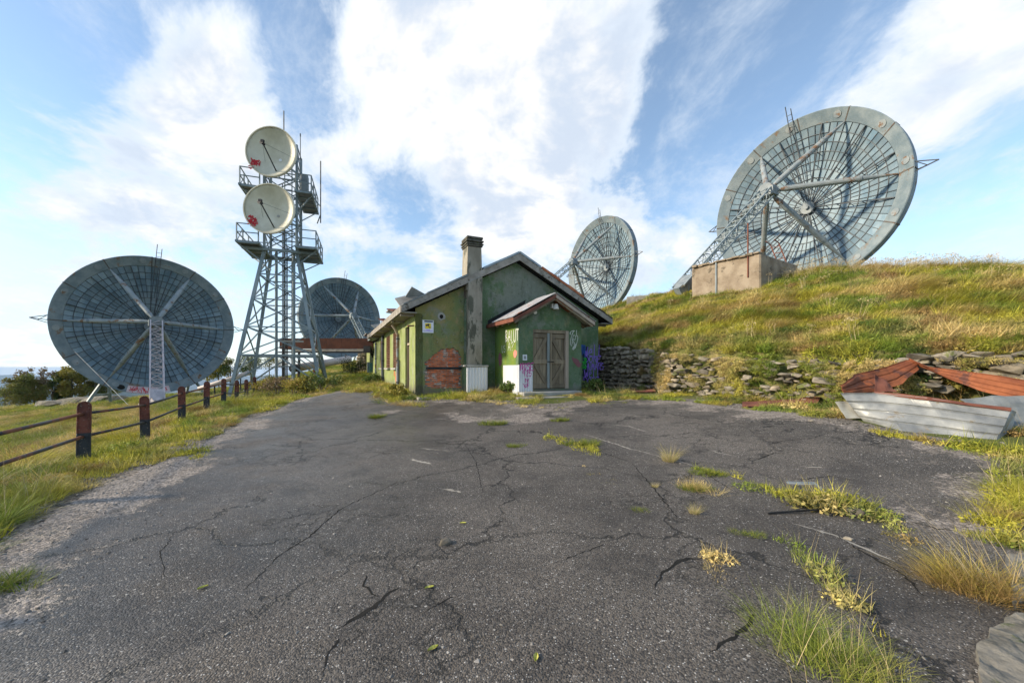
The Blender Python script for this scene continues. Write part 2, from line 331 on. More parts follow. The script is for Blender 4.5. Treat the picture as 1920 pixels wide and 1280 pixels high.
def height(x, y):
    x = np.asarray(x, float); y = np.asarray(y, float); shp = x.shape; x = x.ravel(); y = y.ravel(); r = np.hypot(x, y); z = np.zeros(x.shape)
    near = r < 115; xn, yn = x[near], y[near]
    if near.any():
        K = np.zeros(xn.shape)
        for i in range(len(CTRL)): K += _W[i]*_tps((xn-CTRL[i, 0])**2+(yn-CTRL[i, 1])**2)
        zn = K+_W[-3]+_W[-2]*xn+_W[-1]*yn
        zn = np.clip(zn, -30, 4)
        off = sst(8, 11, np.hypot(xn*.9, yn))*(1-sst(-7, 0, xn)*(1-sst(25, 40, yn)))
        zn = zn+off*(.07*wob(xn, yn, 1.1, 2)+.10*wob(xn, yn, .45, 5))
        dw, sw, zw = polyline(WALL, xn, yn); dr, sr, zr = polyline(RIDGE, xn, yn)
        ins = (sw > 0)
        t = np.where(sr > 0, 1.0, dw/(dw+dr+1e-6))
        zh = zw+(zr-zw)*np.power(t, .96)+sst(.3, 2, dw)*(.11*wob(xn, yn, 1.3, 1)+.13*wob(xn, yn, .55, 3)+.05*wob(xn, yn, 3.1, 4))
        zn = np.where(ins, zn+(zh-zn)*sst(.05, .45, dw), zn)
        z[near] = zn
    fall = sst(62, 105, r)
    ed = -3-.30*np.maximum(r-75, 0); ed = np.maximum(ed, -420)
    z = z*(1-fall)+ed*fall
    far = r > 600
    th = np.arctan2(x, y)
    rg = .5+.5*np.sin(th*9+.5)*np.cos(th*4.3+1)+.16*np.sin(th*31)+.07*np.sin(th*77)
    rg2 = .5+.4*np.sin(th*6.1+2.2)+.14*np.sin(th*23+1)+.06*np.sin(th*61)
    b1 = np.exp(-((r-4600)/900)**2)*(60+250*rg); b2 = np.exp(-((r-13500)/2600)**2)*(150+250*rg2)
    z = np.where(far, z+sst(600, 2500, r)*(b1+b2), z)
    return z.reshape(shp)
def hz1(x, y): return float(height(np.array([x]), np.array([y]))[0])
_Yr = np.concatenate([np.arange(1.0, 60, .02)])
def at(px, py):
    """where the sight line of a photograph pixel meets the ground (used only to read positions off the photograph)"""
    X = (px-CX)/FPX*_Yr; Z = EYE-(py-HY)/FPX*_Yr; g = height(X, _Yr); k = np.argmax(Z < g); k = k if (Z < g).any() else len(_Yr)-1
    return Vector((X[k], _Yr[k], g[k]))
def pt(px, py, Y): return Vector(((px-CX)/FPX*Y, Y, EYE-(py-HY)/FPX*Y))

# asphalt outline, read off the photograph
AP = [(-60, 1130), (0, 1010), (90, 965), (190, 905), (300, 868), (400, 818), (470, 782), (520, 768), (580, 745), (640, 733), (700, 727), (745, 742), (778, 752), (880, 752), (960, 757), (1020, 765), (1100, 756), (1180, 748), (1290, 752), (1400, 767), (1500, 775), (1575, 795), (1660, 815), (1780, 838), (1880, 855), (1905, 930), (1860, 985)]
APW = [tuple(at(*p))[:2] for p in AP]+[(6.9, 4.3), (6.4, 3.4), (4.9, 3.1), (4.6, 2.0), (4.2, -6), (-7, -6), (-6.3, 0), (-4.9, 2.4)]
APW = np.array(APW)
def poly_sd(P, x, y):
    d2 = np.full(x.shape, 1e18); ins = np.zeros(x.shape, bool)
    for a, b in zip(P, np.roll(P, -1, 0)):
        dx, dy = b-a; t = np.clip(((x-a[0])*dx+(y-a[1])*dy)/(dx*dx+dy*dy+1e-12), 0, 1)
        d2 = np.minimum(d2, (x-a[0]-t*dx)**2+(y-a[1]-t*dy)**2)
        c = ((a[1] > y) != (b[1] > y)) & (x < (b[0]-a[0])*(y-a[1])/(b[1]-a[1]+1e-15)+a[0]); ins ^= c
    return np.where(ins, 1, -1)*np.sqrt(d2)

# ------------------------------------------------------------------ ground, hill, mountains
def ground_mat():
    m, t, b = newmat('meadow_soil'); p = t.pos(); gv = t.attr('gravel'); hl = t.attr('dry')
    n = t.ramp(t.noise(p, .35, 7, .6), .36, .64); n2 = t.ramp(t.noise(p, 2.6, 7, .66), .35, .65)
    c = t.mix(n2, (.060, .085, .018), (.105, .125, .030)); c = t.mix(t.math('MULTIPLY', n, .7), c, (.155, .140, .055))
    c = t.mix(t.math('MULTIPLY', hl, t.ramp(t.noise(p, 1.3, 7, .66), .42, .62)), c, (.20, .165, .075))
    v = t.node('ShaderNodeTexVoronoi', {'Vector': p, 'Scale': 26.0}); vs_ = t.node('ShaderNodeSeparateColor', {0: v.outputs['Color']}).outputs[0]
    gc = t.mix(vs_, (.075, .067, .058), (.27, .24, .21))
    f = t.ramp(t.math('ADD', gv, t.math('MULTIPLY', t.math('SUBTRACT', t.noise(p, 2.4, 7, .68), .5), 1.3)), .42, .58)
    c = t.mix(f, c, gc)
    h = t.math('ADD', t.noise(p, 9, 8, .7), t.math('MULTIPLY', v.outputs['Distance'], t.math('MULTIPLY', f, -.5)))
    setin(t, b, col=c, rough=.95, spec=.15, nrm=bumpn(t, h, .05, .8)); return m
def asphalt_mat():
    m, t, b = newmat('old_asphalt'); p = t.pos(); ed = t.attr('edge')
    big = t.noise(p, .42, 6, .62); mid = t.noise(p, 2.2, 7, .66)
    c = t.mix(t.ramp(big, .36, .64), (.056, .047, .038), (.142, .121, .100)); c = t.mix(t.math('MULTIPLY', t.ramp(mid, .45, .72), .6), c, (.120, .104, .088))
    brown = t.ramp(t.noise(t.vmath('ADD', p, (31, 3, 0)), .6, 6, .6), .5, .7); c = t.mix(t.math('MULTIPLY', brown, .4), c, (.085, .068, .052))
    v = t.node('ShaderNodeTexVoronoi', {'Vector': p, 'Scale': 88.0}); vr = t.node('ShaderNodeSeparateColor', {0: v.outputs['Color']})
    c = t.mix(t.math('MULTIPLY', t.math('SUBTRACT', vr.outputs[1], .5), 1.0, clamp=True), c, (.17, .16, .15))
    c = t.mix(t.ramp(vr.outputs[2], .62, .66, 0, .75), c, (.018, .017, .017))
    sp = t.math('MULTIPLY', t.ramp(t.math('ADD', vr.outputs[0], t.math('MULTIPLY', t.math('SUBTRACT', t.noise(p, .9, 6, .7), .5), .35)), .90, .93), t.ramp(v.outputs['Distance'], .30, .46, 1, 0)); c = t.mix(sp, c, t.mix(vr.outputs[1], (.30, .28, .25), (.60, .58, .55)))
    v2 = t.node('ShaderNodeTexVoronoi', {'Vector': p, 'Scale': 27.0}); w2 = t.node('ShaderNodeSeparateColor', {0: v2.outputs['Color']}).outputs[0]
    s2 = t.math('MULTIPLY', t.ramp(w2, .965, .97), t.ramp(v2.outputs['Distance'], .22, .34, 1, 0)); c = t.mix(s2, c, (.36, .34, .31))
    st = t.ramp(t.noise(t.vmath('ADD', p, (3, 17, 0)), 1.1, 9, .72), .50, .66); c = t.mix(t.math('MULTIPLY', st, .55), c, (.024, .021, .019))
    pt_ = t.ramp(t.noise(t.vmath('ADD', p, (13, 7, 0)), 3.2, 9, .75), .60, .70); c = t.mix(t.math('MULTIPLY', pt_, .5), c, (.16, .14, .12))
    wr = t.node('ShaderNodeTexNoise', {'Vector': p, 'Scale': 1.7, 'Detail': 6, 'Roughness': .65}).outputs['Color']
    pw_ = t.vmath('ADD', p, t.scale(t.vmath('SUBTRACT', wr, (.5, .5, .5)), .9))
    def crack(sc, wd, lo, hi, off):
        e = t.node('ShaderNodeTexVoronoi', {'Vector': pw_, 'Scale': sc}, feature='DISTANCE_TO_EDGE').outputs['Distance']
        k = t.ramp(t.noise(t.vmath('ADD', p, off), .5, 4, .6), lo, hi); return t.math('MULTIPLY', t.ramp(e, wd*.35, wd, 1, 0), k)
    ck = t.math('MAXIMUM', crack(.45, .010, .38, .55, (3, 9, 2)), crack(2.6, .026, .54, .64, (5, 2, 4)))
    c = t.mix(t.math('MULTIPLY', ck, .9), c, (.010, .009, .008))
    f = t.ramp(t.math('ADD', ed, t.math('ADD', t.math('MULTIPLY', t.math('SUBTRACT', t.noise(p, 1.3, 9, .70), .5), -4.2), t.math('MULTIPLY', t.math('SUBTRACT', t.noise(p, 22, 3, .6), .5), -1.1))), .12, .50, 1, 0)
    v3 = t.node('ShaderNodeTexVoronoi', {'Vector': p, 'Scale': 34.0}); w3 = t.node('ShaderNodeSeparateColor', {0: v3.outputs['Color']})
    gc = t.mix(w3.outputs[0], (.095, .082, .072), (.34, .295, .26)); gc = t.mix(t.ramp(t.noise(p, 3, 5), .5, .7, 0, .5), gc, (.13, .11, .085))
    c = t.mix(f, c, gc)
    wet = t.math('MULTIPLY', t.ramp(t.node('ShaderNodeSeparateXYZ', {0: p}).outputs[0], .4, -2.6, 0, 1), t.ramp(t.noise(p, .7, 5, .6), .25, .6))
    ro = t.math('SUBTRACT', .76, t.math('MULTIPLY', wet, .44)); ro = t.math('ADD', ro, t.math('MULTIPLY', f, .25))
    h = t.math('ADD', t.math('MULTIPLY', v.outputs['Distance'], -.35), t.math('MULTIPLY', t.noise(p, 5, 8, .7), .5))
    h = t.math('ADD', h, t.math('MULTIPLY', ck, -1.6)); h = t.math('ADD', h, t.math('MULTIPLY', t.math('MULTIPLY', v3.outputs['Distance'], f), -.8))
    setin(t, b, col=c, rough=ro, spec=.5, nrm=bumpn(t, h, .016, 1.0)); return m
m_ground = ground_mat(); m_asph = asphalt_mat()
m_mount, _t, _b = newmat('far_hills')
setin(_t, _b, rough=1, spec=0, col=_t.mix(_t.ramp(_t.noise(_t.pos(), .003, 8, .6), .4, .6), (.022, .040, .022), (.05, .065, .03)))
def build_ground():
    th = R_(1)*np.concatenate([np.arange(-62, 62, .33), np.arange(62, 298.1, 5.9)])
    r = [.35]
    while r[-1] < 70: r.append(r[-1]*1.021)
    while r[-1] < 20000: r.append(r[-1]*1.05)
    r = np.array(r); A, B = np.meshgrid(th, r); X = B*np.sin(A); Y = B*np.cos(A); Z = height(X, Y); nt, nr = len(th), len(r)
    V = np.stack([X, Y, Z], 2).reshape(-1, 3); i, j = np.meshgrid(np.arange(nr-1), np.arange(nt), indexing='ij'); j2 = (j+1) % nt
    F = np.stack([i*nt+j, i*nt+j2, (i+1)*nt+j2, (i+1)*nt+j], 2).reshape(-1, 4)
    c = V[F].mean(1); rc = np.hypot(c[:, 0], c[:, 1]); dw, sw, zw = polyline(WALL, c[:, 0], c[:, 1])
    hill = (sw > 0) & (dw > .02) & (rc < 112); far = rc > 2500
    sd = poly_sd(APW, V[:, 0], V[:, 1]); gr = np.where(np.hypot(V[:, 0], V[:, 1]) < 40, 1-sst(.05, .95, -sd), 0)
    dwv, swv, _ = polyline(WALL, V[:, 0], V[:, 1]); dry = np.where(swv > 0, .8, .25)
    for nm, msk, mt in (('ground', ~hill & ~far, m_ground), ('hill', hill, m_ground), ('mountains', far, m_mount)):
        f = F[msk]; u, inv = np.unique(f, return_inverse=True); inv = inv.reshape(f.shape)
        vv, ff = V[u], inv
        if nm == 'ground':
            vv = np.vstack([vv, [[0, 0, hz1(0, 0)]]])
            at_ = {'gravel': ('FLOAT', np.append(gr[u], 1)), 'dry': ('FLOAT', np.append(dry[u], 0))}
        else: at_ = {'gravel': ('FLOAT', gr[u]), 'dry': ('FLOAT', dry[u])}
        me = npmesh(nm, vv, ff[:, ::-1], mt, True, at_); tag(link(nm, me), kind='structure', label={'ground': 'grassy mountain top falling away to the left', 'hill': 'grassy embankment rising to the right behind the stone wall', 'mountains': 'blue far mountain ridges on the horizon'}[nm])
build_ground()
def build_asphalt():
    st = .075; xs = np.arange(-12, 11, st); ys = np.arange(-5, 22, st); X, Y = np.meshgrid(xs, ys); x, y = X.ravel(), Y.ravel()
    sd = poly_sd(APW, x+.12*wob(x, y, 3, 1)+.05*wob(x, y, 9, 2), y+.12*wob(x, y, 3.3, 4)+.05*wob(x, y, 8, 3))
    e = sd.copy()
    for gx, gy, rx, ry, am in GRAV:
        e -= am*np.exp(-(((x-gx)/rx)**2+((y-gy)/ry)**2))
    z = height(x, y)+.014*sst(0, .12, sd)+.002; V = np.stack([x, y, z], 1); nx = len(xs)
    i, j = np.meshgrid(np.arange(len(ys)-1), np.arange(nx-1), indexing='ij'); F = np.stack([i*nx+j, i*nx+j+1, (i+1)*nx+j+1, (i+1)*nx+j], 2).reshape(-1, 4)
    F = F[(sd[F] > 0).all(1)]; u, inv = np.unique(F, return_inverse=True)
    tag(link('asphalt_yard', npmesh('asphalt_yard', V[u], inv.reshape(F.shape), m_asph, True, {'edge': ('FLOAT', e[u])})), kind='structure', label='cracked dark asphalt yard with gravel along its edges')
GRAV = []
for px, py, rx, ry, am in [(830, 784, 2.2, 1.0, 1.7), (950, 792, 1.8, .8, 1.5), (1060, 808, 1.3, .7, 1.4), (1150, 835, .8, .6, 1.1), (700, 775, 1.6, .7, 1.2), (1290, 880, .6, .4, .8), (660, 790, 1.2, 1.0, 1.3), (1180, 830, .9, .8, .5), (1450, 780, 2.2, .7, .9), (1250, 770, 2, .7, .5), (1700, 850, 1.6, .8, .1), (330, 890, .8, .9, .7), (160, 960, .6, .7, .6), (1830, 960, .8, .7, .15), (780, 860, .35, .25, .5), (860, 920, .2, .2, .5), (480, 800, .8, .9, .7)]:
    q = at(px, py); GRAV.append((q.x, q.y, rx, ry, am))
build_asphalt()

# ------------------------------------------------------------------ billboard antennas
RD, RI, DEP, FOC = 6.25, 5.44, 1.73, 3.9
def ysurf(r): return DEP*(1-(r/RD)**2)
RINGS = np.linspace(.45, RI, 10)
MESH = {}
def pol(r, a, y): return Vector((r*math.cos(a), y, r*math.sin(a)))
def panel_mb(i, n, mb, a0=0.0):
    r0, r1 = RINGS[i]+.012, RINGS[i+1]-.012; dp = math.pi*2/n; g = .010
    q = []
    for r in (r0, r1):
        for s in (-1, 1):
            a = a0+s*(dp/2-g/max(r, .4)); q += [pol(r, a, ysurf(r)), pol(r, a, ysurf(r)+.03)]
    return mb.add(q, [(0, 2, 6, 4), (1, 5, 7, 3), (0, 1, 3, 2), (4, 6, 7, 5), (0, 4, 5, 1), (2, 3, 7, 6)])
def cached(key, fn, mat, smooth=False):
    if key not in MESH:
        o = fn().build(key, mat, None, smooth); MESH[key] = o.data; bpy.data.objects.remove(o)
    return MESH[key]
def putl(name, me, par, hc, ay=0.0):
    o = link(name, me, par); o.location = (0, 0, hc); o.rotation_euler = (0, ay, 0); return o
def divs(i): return 72 if i >= 4 else 36
def all_panels(lo):
    mb = MB()
    for i in range(0, lo):
        for k in range(divs(i)): panel_mb(i, divs(i), mb, (k+.5)*2*math.pi/divs(i))
    return mb
def rib_mb(r0, r1, wd, ht, off=0.0, n=8):
    mb = MB(); rs = np.linspace(r0, r1, n)
    for a, b in zip(rs[:-1], rs[1:]): mb.bar((a, ysurf(a)-ht/2-off-.002, 0), (b, ysurf(b)-ht/2-off-.002, 0), wd, ht, up=(0, 1, 0))
    return mb
def truss_rib():
    mb = MB(); p0, p1 = Vector((.5, ysurf(.5)-.42, 0)), Vector((RI, ysurf(RI)-.10, 0)); mb.bar(p0, p1, .06, .08, up=(0, 1, 0))
    for k in range(1, 6):
        q = p0.lerp(p1, k/6.3); mb.bar(q, (q.x, ysurf(q.x), 0), .035)
    return mb
def ring_mb(r):
    mb = MB(); n = 72
    for k in range(n): mb.bar(pol(r, 2*math.pi*k/n, ysurf(r)-.03), pol(r, 2*math.pi*(k+1)/n, ysurf(r)-.03),   .035, .05, up=(0, 1, 0))
    return mb
def rimseg_mb():
    mb = MB(); n = 8; dp = math.pi/6; a = [-dp/2+dp*k/n for k in range(n+1)]; vs, fs = [], []
    prof = [(RI-.05, ysurf(RI)+.06), (RI-.01, ysurf(RI)+.04), (RI+.01, ysurf(RI)-.05), (RD-.05, -.03), (RD, 0), (RD, .62), (RD-.04, .62)]
    for x in a: vs += [pol(r, x, y) for r, y in prof]
    m = len(prof)
    for i in range(n):
        for j in range(m-1): fs.append((i*m+j, (i+1)*m+j, (i+1)*m+j+1, i*m+j+1))
    return mb.add(vs, fs)
def seam_mb():
    mb = MB(); a = math.pi/12; mb.bar(pol(RI+.02, a, ysurf(RI)-.055), pol(RD-.04, a, -.045), .075, .02, up=pol(1, a+math.pi/2, 0).cross(pol(1, a, -.5))); mb.bar(pol(RD+.012, a, .0), pol(RD+.012, a, .62), .08, .02, up=pol(1, a, 0)); return mb
def disc_mb(r, h, a, n=18):
    """round plate lying on the rim band at angle a"""
    rr = (RI+RD)/2; c = pol(rr, a, ysurf(RI)*.5-.075); e1 = (pol(RD, a, 0)-pol(RI, a, ysurf(RI))).normalized(); e2 = pol(1, a+math.pi/2, 0); nn = e1.cross(e2); nn = nn if nn.y < 0 else -nn
    mb = MB(); return mb.prism([c+e1*(r*math.cos(2*math.pi*k/n))+e2*(r*math.sin(2*math.pi*k/n)) for k in range(n)], nn*h)
def strut_mb(a):
    p0 = Vector((.42*math.cos(a), -FOC+.12, .42*math.sin(a))); p1 = pol(RI*.995, a, ysurf(RI)-.10); d_ = p1-p0
    mb = MB(); mb.tube([p0, p0+d_*.09, p0+d_*.70, p0+d_*.93, p1], [.10, .19, .18, .08, .05], 12)
    return mb
def collar_mb(a, f):
    p0 = Vector((.42*math.cos(a), -FOC+.12, .42*math.sin(a))); p1 = pol(RI*.995, a, ysurf(RI)-.10); d_ = p1-p0; q = p0+d_*f; e = d_.normalized()*.07
    return MB().tube([q-e, q+e], .21, 12)
def feed_mb():
    mb = MB(); y = -FOC
    pr = [Vector((-.5, 0, -.38)), Vector((.5, 0, -.38)), Vector((.5, 0, .12)), Vector((.26, 0, .42)), Vector((-.26, 0, .42)), Vector((-.5, 0, .12))]
    mb.prism([Vector((p.x, y-.55, p.z)) for p in pr], (0, .75, 0)); mb.tube([(0, y+.2, 0), (0, y+.75, 0)], [.36, .2], 12); return mb
def antenna(x, y, az, zc, label, boom_s, boom_base, big, ladder_a=math.radians(86), m_boom=None, foot=True, seed=0, graffiti=False, hatch=True):
    g = hz1(x, y); hc = zc-g; az = R_(az); r = root('billboard_antenna', (x, y, g), label, 'dish antenna', 'giant billboard dish antennas', az)
    nb = 5
    if big:
        for i in range(nb, 9):
            me = cached('reflector_panel_%d' % i, lambda: panel_mb(i, 72, MB()), m_dish)
            me.name = 'reflector_panel'
            for k in range(72): putl('reflector_panel', me, r, hc, -(k+.5)*2*math.pi/72)
        tag(putl('inner_reflector_panels', cached('inner_reflector_panels', lambda: all_panels(nb), m_dish), r, hc), kind='stuff')
    else: tag(putl('reflector_panels', cached('reflector_panels', lambda: all_panels(9), m_dish), r, hc), kind='stuff')
    thin = cached('radial_rib', lambda: rib_mb(RINGS[4], RI, .028, .04), m_rib); thin2 = cached('long_radial_rib', lambda: rib_mb(RINGS[0], RI, .032, .05, 0, 10), m_rib); tr = cached('truss_rib', truss_rib, m_rib)
    for k in range(72): putl('radial_rib', thin2 if k % 2 == 0 else thin, r, hc, -k*2*math.pi/72)
    for k in range(12): putl('truss_rib', tr, r, hc, -(k+.5)*2*math.pi/12)
    for i in range(9): putl('ring_rib', cached('ring_rib_%d' % i, lambda: ring_mb(RINGS[i]), m_rib), r, hc)
    seg = cached('rim_segment', rimseg_mb, m_rim)
    for k in range(12):
        o = putl('rim_segment', seg, r, hc, -(k+.5)*2*math.pi/12); putl('seam_plate', cached('seam_plate', seam_mb, m_seam), o, 0)
        if hatch: putl('round_hatch', cached('round_hatch', lambda: disc_mb(.24, .02, R_(-9)), m_strut), o, 0)
    st = cached('strut', lambda: strut_mb(0), m_strut, False); co = cached('collar', lambda: collar_mb(0, .70), m_galv)
    for k in range(6):
        o = putl('feed_strut', st, r, hc, -k*math.pi/3); putl('collar', co, o, 0)
    putl('feed_horn', cached('feed_horn', feed_mb, m_galv), r, hc)
    def hub(): return MB().tube([(0, DEP-.28, 0), (0, DEP+.5, 0)], .46, 18).tube([(0, DEP-.45, 0), (0, DEP-.2, 0)], .14, 10)
    putl('vertex_hub', cached('vertex_hub', hub, m_galv), r, hc)
    # ladder over the reflector
    mb = MB(); la = ladder_a; e = Vector((math.cos(la), 0, math.sin(la))); sd = Vector((-math.sin(la), 0, math.cos(la)))
    for s in (-.17, .17): mb.bar(e*.8+sd*s+Vector((0, ysurf(.8)-.55, 0)), e*(RD+1.0+s)+sd*s+Vector((0, -.28, 0)), .045)
    for k in range(17):
        f = (k+.5)/17; q = e*(.8+f*(RD-.2))+Vector((0, ysurf(.8)-.55+f*(-.28-ysurf(.8)+.55), 0)); mb.bar(q-sd*.17, q+sd*.17, .028)
    o = mb.build('ladder', m_rib, r, local=True); o.location = (0, 0, hc)
    # side brackets, rear frame and legs
    for s in (-1, 1):
        mb = MB(); tip = Vector((s*(RD+.95), .35, .1))
        for q in ((s*RD, .1, .35), (s*RD, .1, -.25), (s*RD, .6, 0)): mb.bar(q, tip, .05)
        mb.bar((s*RD, .1, .35), (s*(RD+.5), .25, -.05), .04); o = mb.build('side_bracket', m_rib, r, local=True); o.location = (0, 0, hc)
    mb = MB()
    for k in range(12):
        a = k*math.pi/6+.26; mb.bar(pol(.4, a, DEP+.45), pol(RD-.1, a, .58), .09, .14, up=(0, 1, 0)); mb.bar(pol(.4, a, DEP+1.2), pol(RD-.3, a, .62), .08); mb.bar(pol(3.2, a, ysurf(3.2)+.1), pol(3.0, a, DEP+.35), .06)
    mb.tube([(0, DEP+.4, 0), (0, DEP+1.3, 0)], .3, 12); o = mb.build('rear_truss', m_tower, r, local=True); o.location = (0, 0, hc)
    for s in (-1, 1):
        mb = MB(); a_ = Vector((s*2.9, .75, -4.6+hc)); zb = -.5
        mb.bar(a_, (s*4.3, .1, zb), .20); mb.bar(a_+Vector((0, .3, .3)), (s*2.6, 2.4, zb), .20); mb.bar((s*3.75, .35, zb+1.05), (s*2.65, 2.0, zb+1.05), .16); mb.bar((s*3.0, .9, hc-4.4), (s*1.2, DEP+1, hc-1), .14)
        mb.build('support_leg', m_tower, r, local=True)
    # lattice boom
    top_ = Vector((0, -FOC-.2, hc-.05)); bb = Vector(boom_base); c_, s_ = math.cos(-az), math.sin(-az); q = bb-Vector((x, y, g)); base = Vector((q.x*c_-q.y*s_, q.x*s_+q.y*c_, q.z))
    dd = (base-top_); L = dd.length; dn = dd.normalized(); sx = Vector((1, 0, 0)); sx = (sx-dn*sx.dot(dn)).normalized(); sz = sx.cross(dn); hw, hd = .37, .30
    P = lambda i, j, f: top_+dd*f+sx*(hw*i)+sz*(hd*j)
    bo = root('x', (0, 0, 0), None, None); bpy.data.objects.remove(bo)
    chord = [MB().bar(P(i, j, 0), P(i, j, 1), .085).build('boom_chord', m_boom or m_tower, r, local=True) for i in (-1, 1) for j in (-1, 1)]
    mb = MB(); n = int(L/.72)
    for k in range(n):
        a0, a1 = k/n, (k+1)/n
        for j in (-1, 1): mb.bar(P(-1 if k % 2 else 1, j, a0), P(1 if k % 2 else -1, j, a1), .042); mb.bar(P(-1, j, a0), P(1, j, a0), .036)
        for i in (-1, 1): mb.bar(P(i, -1 if k % 2 else 1, a0), P(i, 1 if k % 2 else -1, a1), .042); mb.bar(P(i, -1, a0), P(i, 1, a0), .036)
    tag(mb.build('boom_bracing', m_boom or m_tower, r, local=True), kind='stuff')
    MB().prism([P(-1.1, -1.1, .90), P(1.1, -1.1, .90), P(1.1, -1.1, .96), P(.5, -1.1, 1.02), P(-.5, -1.1, 1.02), P(-1.1, -1.1, .96)], sz*.80).build('boom_shoe', m_boom or m_galv, r, local=True)
    zb = base.z
    if foot: MB().box((base.x, base.y-.1, zb-.42), (1.9, 1.5, .7)).build('footing', m_conc, r, local=True, bevel=.05)
    return r, hc
A1, hc1 = antenna(-32.9, 36.4, 45.8, 5.56, 'biggest dark blue dish at far left with pink graffiti along its bottom rim', 0, (-24.5, 27.5, hz1(-24.5, 27.5)+.25), True, m_boom=m_pinkw)
A2, hc2 = antenna(-26.4, 61.9, 44.8, 9.4, 'far blue-grey dish seen between the lattice tower and the green house', 0, (-18.5, 54, hz1(-18.5, 54)+.3), False)
A3, hc3 = antenna(11.2, 51.9, -60.6, 14.95, 'small sunlit grey dish rising behind the house roof', 0, (.3, 45.6, 7.9), False, hatch=False)
A4, hc4 = antenna(21.0, 29.3, -59.4, 13.74, 'big sunlit grey dish standing on the hill at right', 0, (9.6, 22.7, 6.05), True, ladder_a=math.radians(94), foot=False)

# ---- strokes: hand-sprayed lettering as thin ribbons on a surface
GLY = {'W': [[(0, 1), (.25, 0), (.5, .7), (.75, 0), (1, 1)]], 'E': [[(.9, 1), (0, .9), (.05, 0), (1, .05)], [(0, .5), (.7, .55)]], 'L': [[(.1, 1), (0, 0), (.9, .08)]], 'l': [[(.2, 1.3), (.1, 0), (.6, .1)]],
       'e': [[(0, .35), (.7, .45), (.6, .75), (.2, .7), (0, .3), (.3, 0), (.9, .1)]], 'D': [[(.1, 0), (0, 1), (.8, .75), (.9, .3), (.1, 0)]], 'O': [[(.5, 1), (.05, .6), (.3, 0), (.85, .3), (.8, .85), (.45, 1)]],
       'N': [[(0, 0), (.1, 1), (.8, 0), (.9, 1)]], 'H': [[(0, 1), (.1, 0)], [(.9, 1), (.8, 0)], [(0, .5), (.9, .55)]], 'U': [[(0, 1), (.1, .1), (.7, 0), (.9, 1)]], 'M': [[(0, 0), (.15, 1), (.5, .3), (.8, 1), (1, 0)]],
       'A': [[(0, 0), (.5, 1), (.95, 0)], [(.2, .4), (.8, .4)]], 'S': [[(.9, .9), (.3, 1), (.1, .65), (.85, .4), (.7, 0), (0, .1)]], '?': [[(0, .8), (.4, 1), (.8, .7), (.4, .4), (.4, .2)], [(.4, .05), (.42, 0)]],
       'R': [[(0, 0), (.05, 1), (.8, .8), (.1, .5), (.9, 0)]], 'I': [[(.3, 1), (.35, 0)]], 'T': [[(0, 1), (1, .95)], [(.5, 1), (.45, 0)]], 'G': [[(.9, .85), (.4, 1), (0, .5), (.4, 0), (.9, .2), (.85, .5), (.5, .48)]],
       'B': [[(0, 0), (.05, 1), (.7, .8), (.1, .52), (.8, .3), (0, 0)]], '9': [[(.8, .8), (.4, 1), (.1, .7), (.5, .5), (.8, .85), (.6, 0)]], '2': [[(.1, .8), (.5, 1), (.8, .7), (0, 0), (.9, .05)]], '5': [[(.9, 1), (.2, 1), (.1, .6), (.8, .5), (.6, 0), (0, .1)]]}
def ribbon(mb, pts, wd, nrm):
    nrm = Vector(nrm).normalized(); L = []; Rr = []
    for i, p in enumerate(pts):
        t_ = (pts[min(i+1, len(pts)-1)]-pts[max(i-1, 0)]).normalized(); s_ = t_.cross(nrm).normalized()*(wd/2*(.75+.5*rnd.random())); L.append(p+s_); Rr.append(p-s_)
    n = len(pts); mb.add(L+Rr, [(i, i+1, n+i+1, n+i) for i in range(n-1)])
def smooth_pts(c, sub=4):
    out = []
    for i in range(len(c)-1):
        p0, p1, p2, p3 = c[max(i-1, 0)], c[i], c[i+1], c[min(i+2, len(c)-1)]
        for k in range(sub):
            t_ = k/sub; out.append(tuple(.5*(2*p1[a]+(p2[a]-p0[a])*t_+(2*p0[a]-5*p1[a]+4*p2[a]-p3[a])*t_**2+(3*p1[a]-p0[a]-3*p2[a]+p3[a])*t_**3) for a in (0, 1)))
    return out+[c[-1]]
def write(txt, org, right, upv, hgt, wd, nrm, adv=None, jit=.06, mb=None):
    mb = mb or MB(); x = 0; adv = adv or hgt*.85
    for ch in txt:
        for st_ in GLY.get(ch, []):
            c = [(a+rnd.uniform(-jit, jit), b_+rnd.uniform(-jit, jit)) for a, b_ in st_]
            ribbon(mb, [Vector(org)+Vector(right)*(x+a*adv*.82)+Vector(upv)*(b_*hgt) for a, b_ in smooth_pts(c)], wd, nrm)
        x += adv
    return mb
def scribble(org, right, upv, w_, h_, n, wd, nrm, mb=None):
    mb = mb or MB()
    for k in range(n):
        c = [(rnd.random(), rnd.random())]
        for j in range(4): c.append((min(max(c[-1][0]+rnd.uniform(-.4, .4), 0), 1), min(max(c[-1][1]+rnd.uniform(-.45, .45), 0), 1)))
        ribbon(mb, [Vector(org)+Vector(right)*(a*w_)+Vector(upv)*(b_*h_) for a, b_ in smooth_pts(c)], wd, nrm)
    return mb
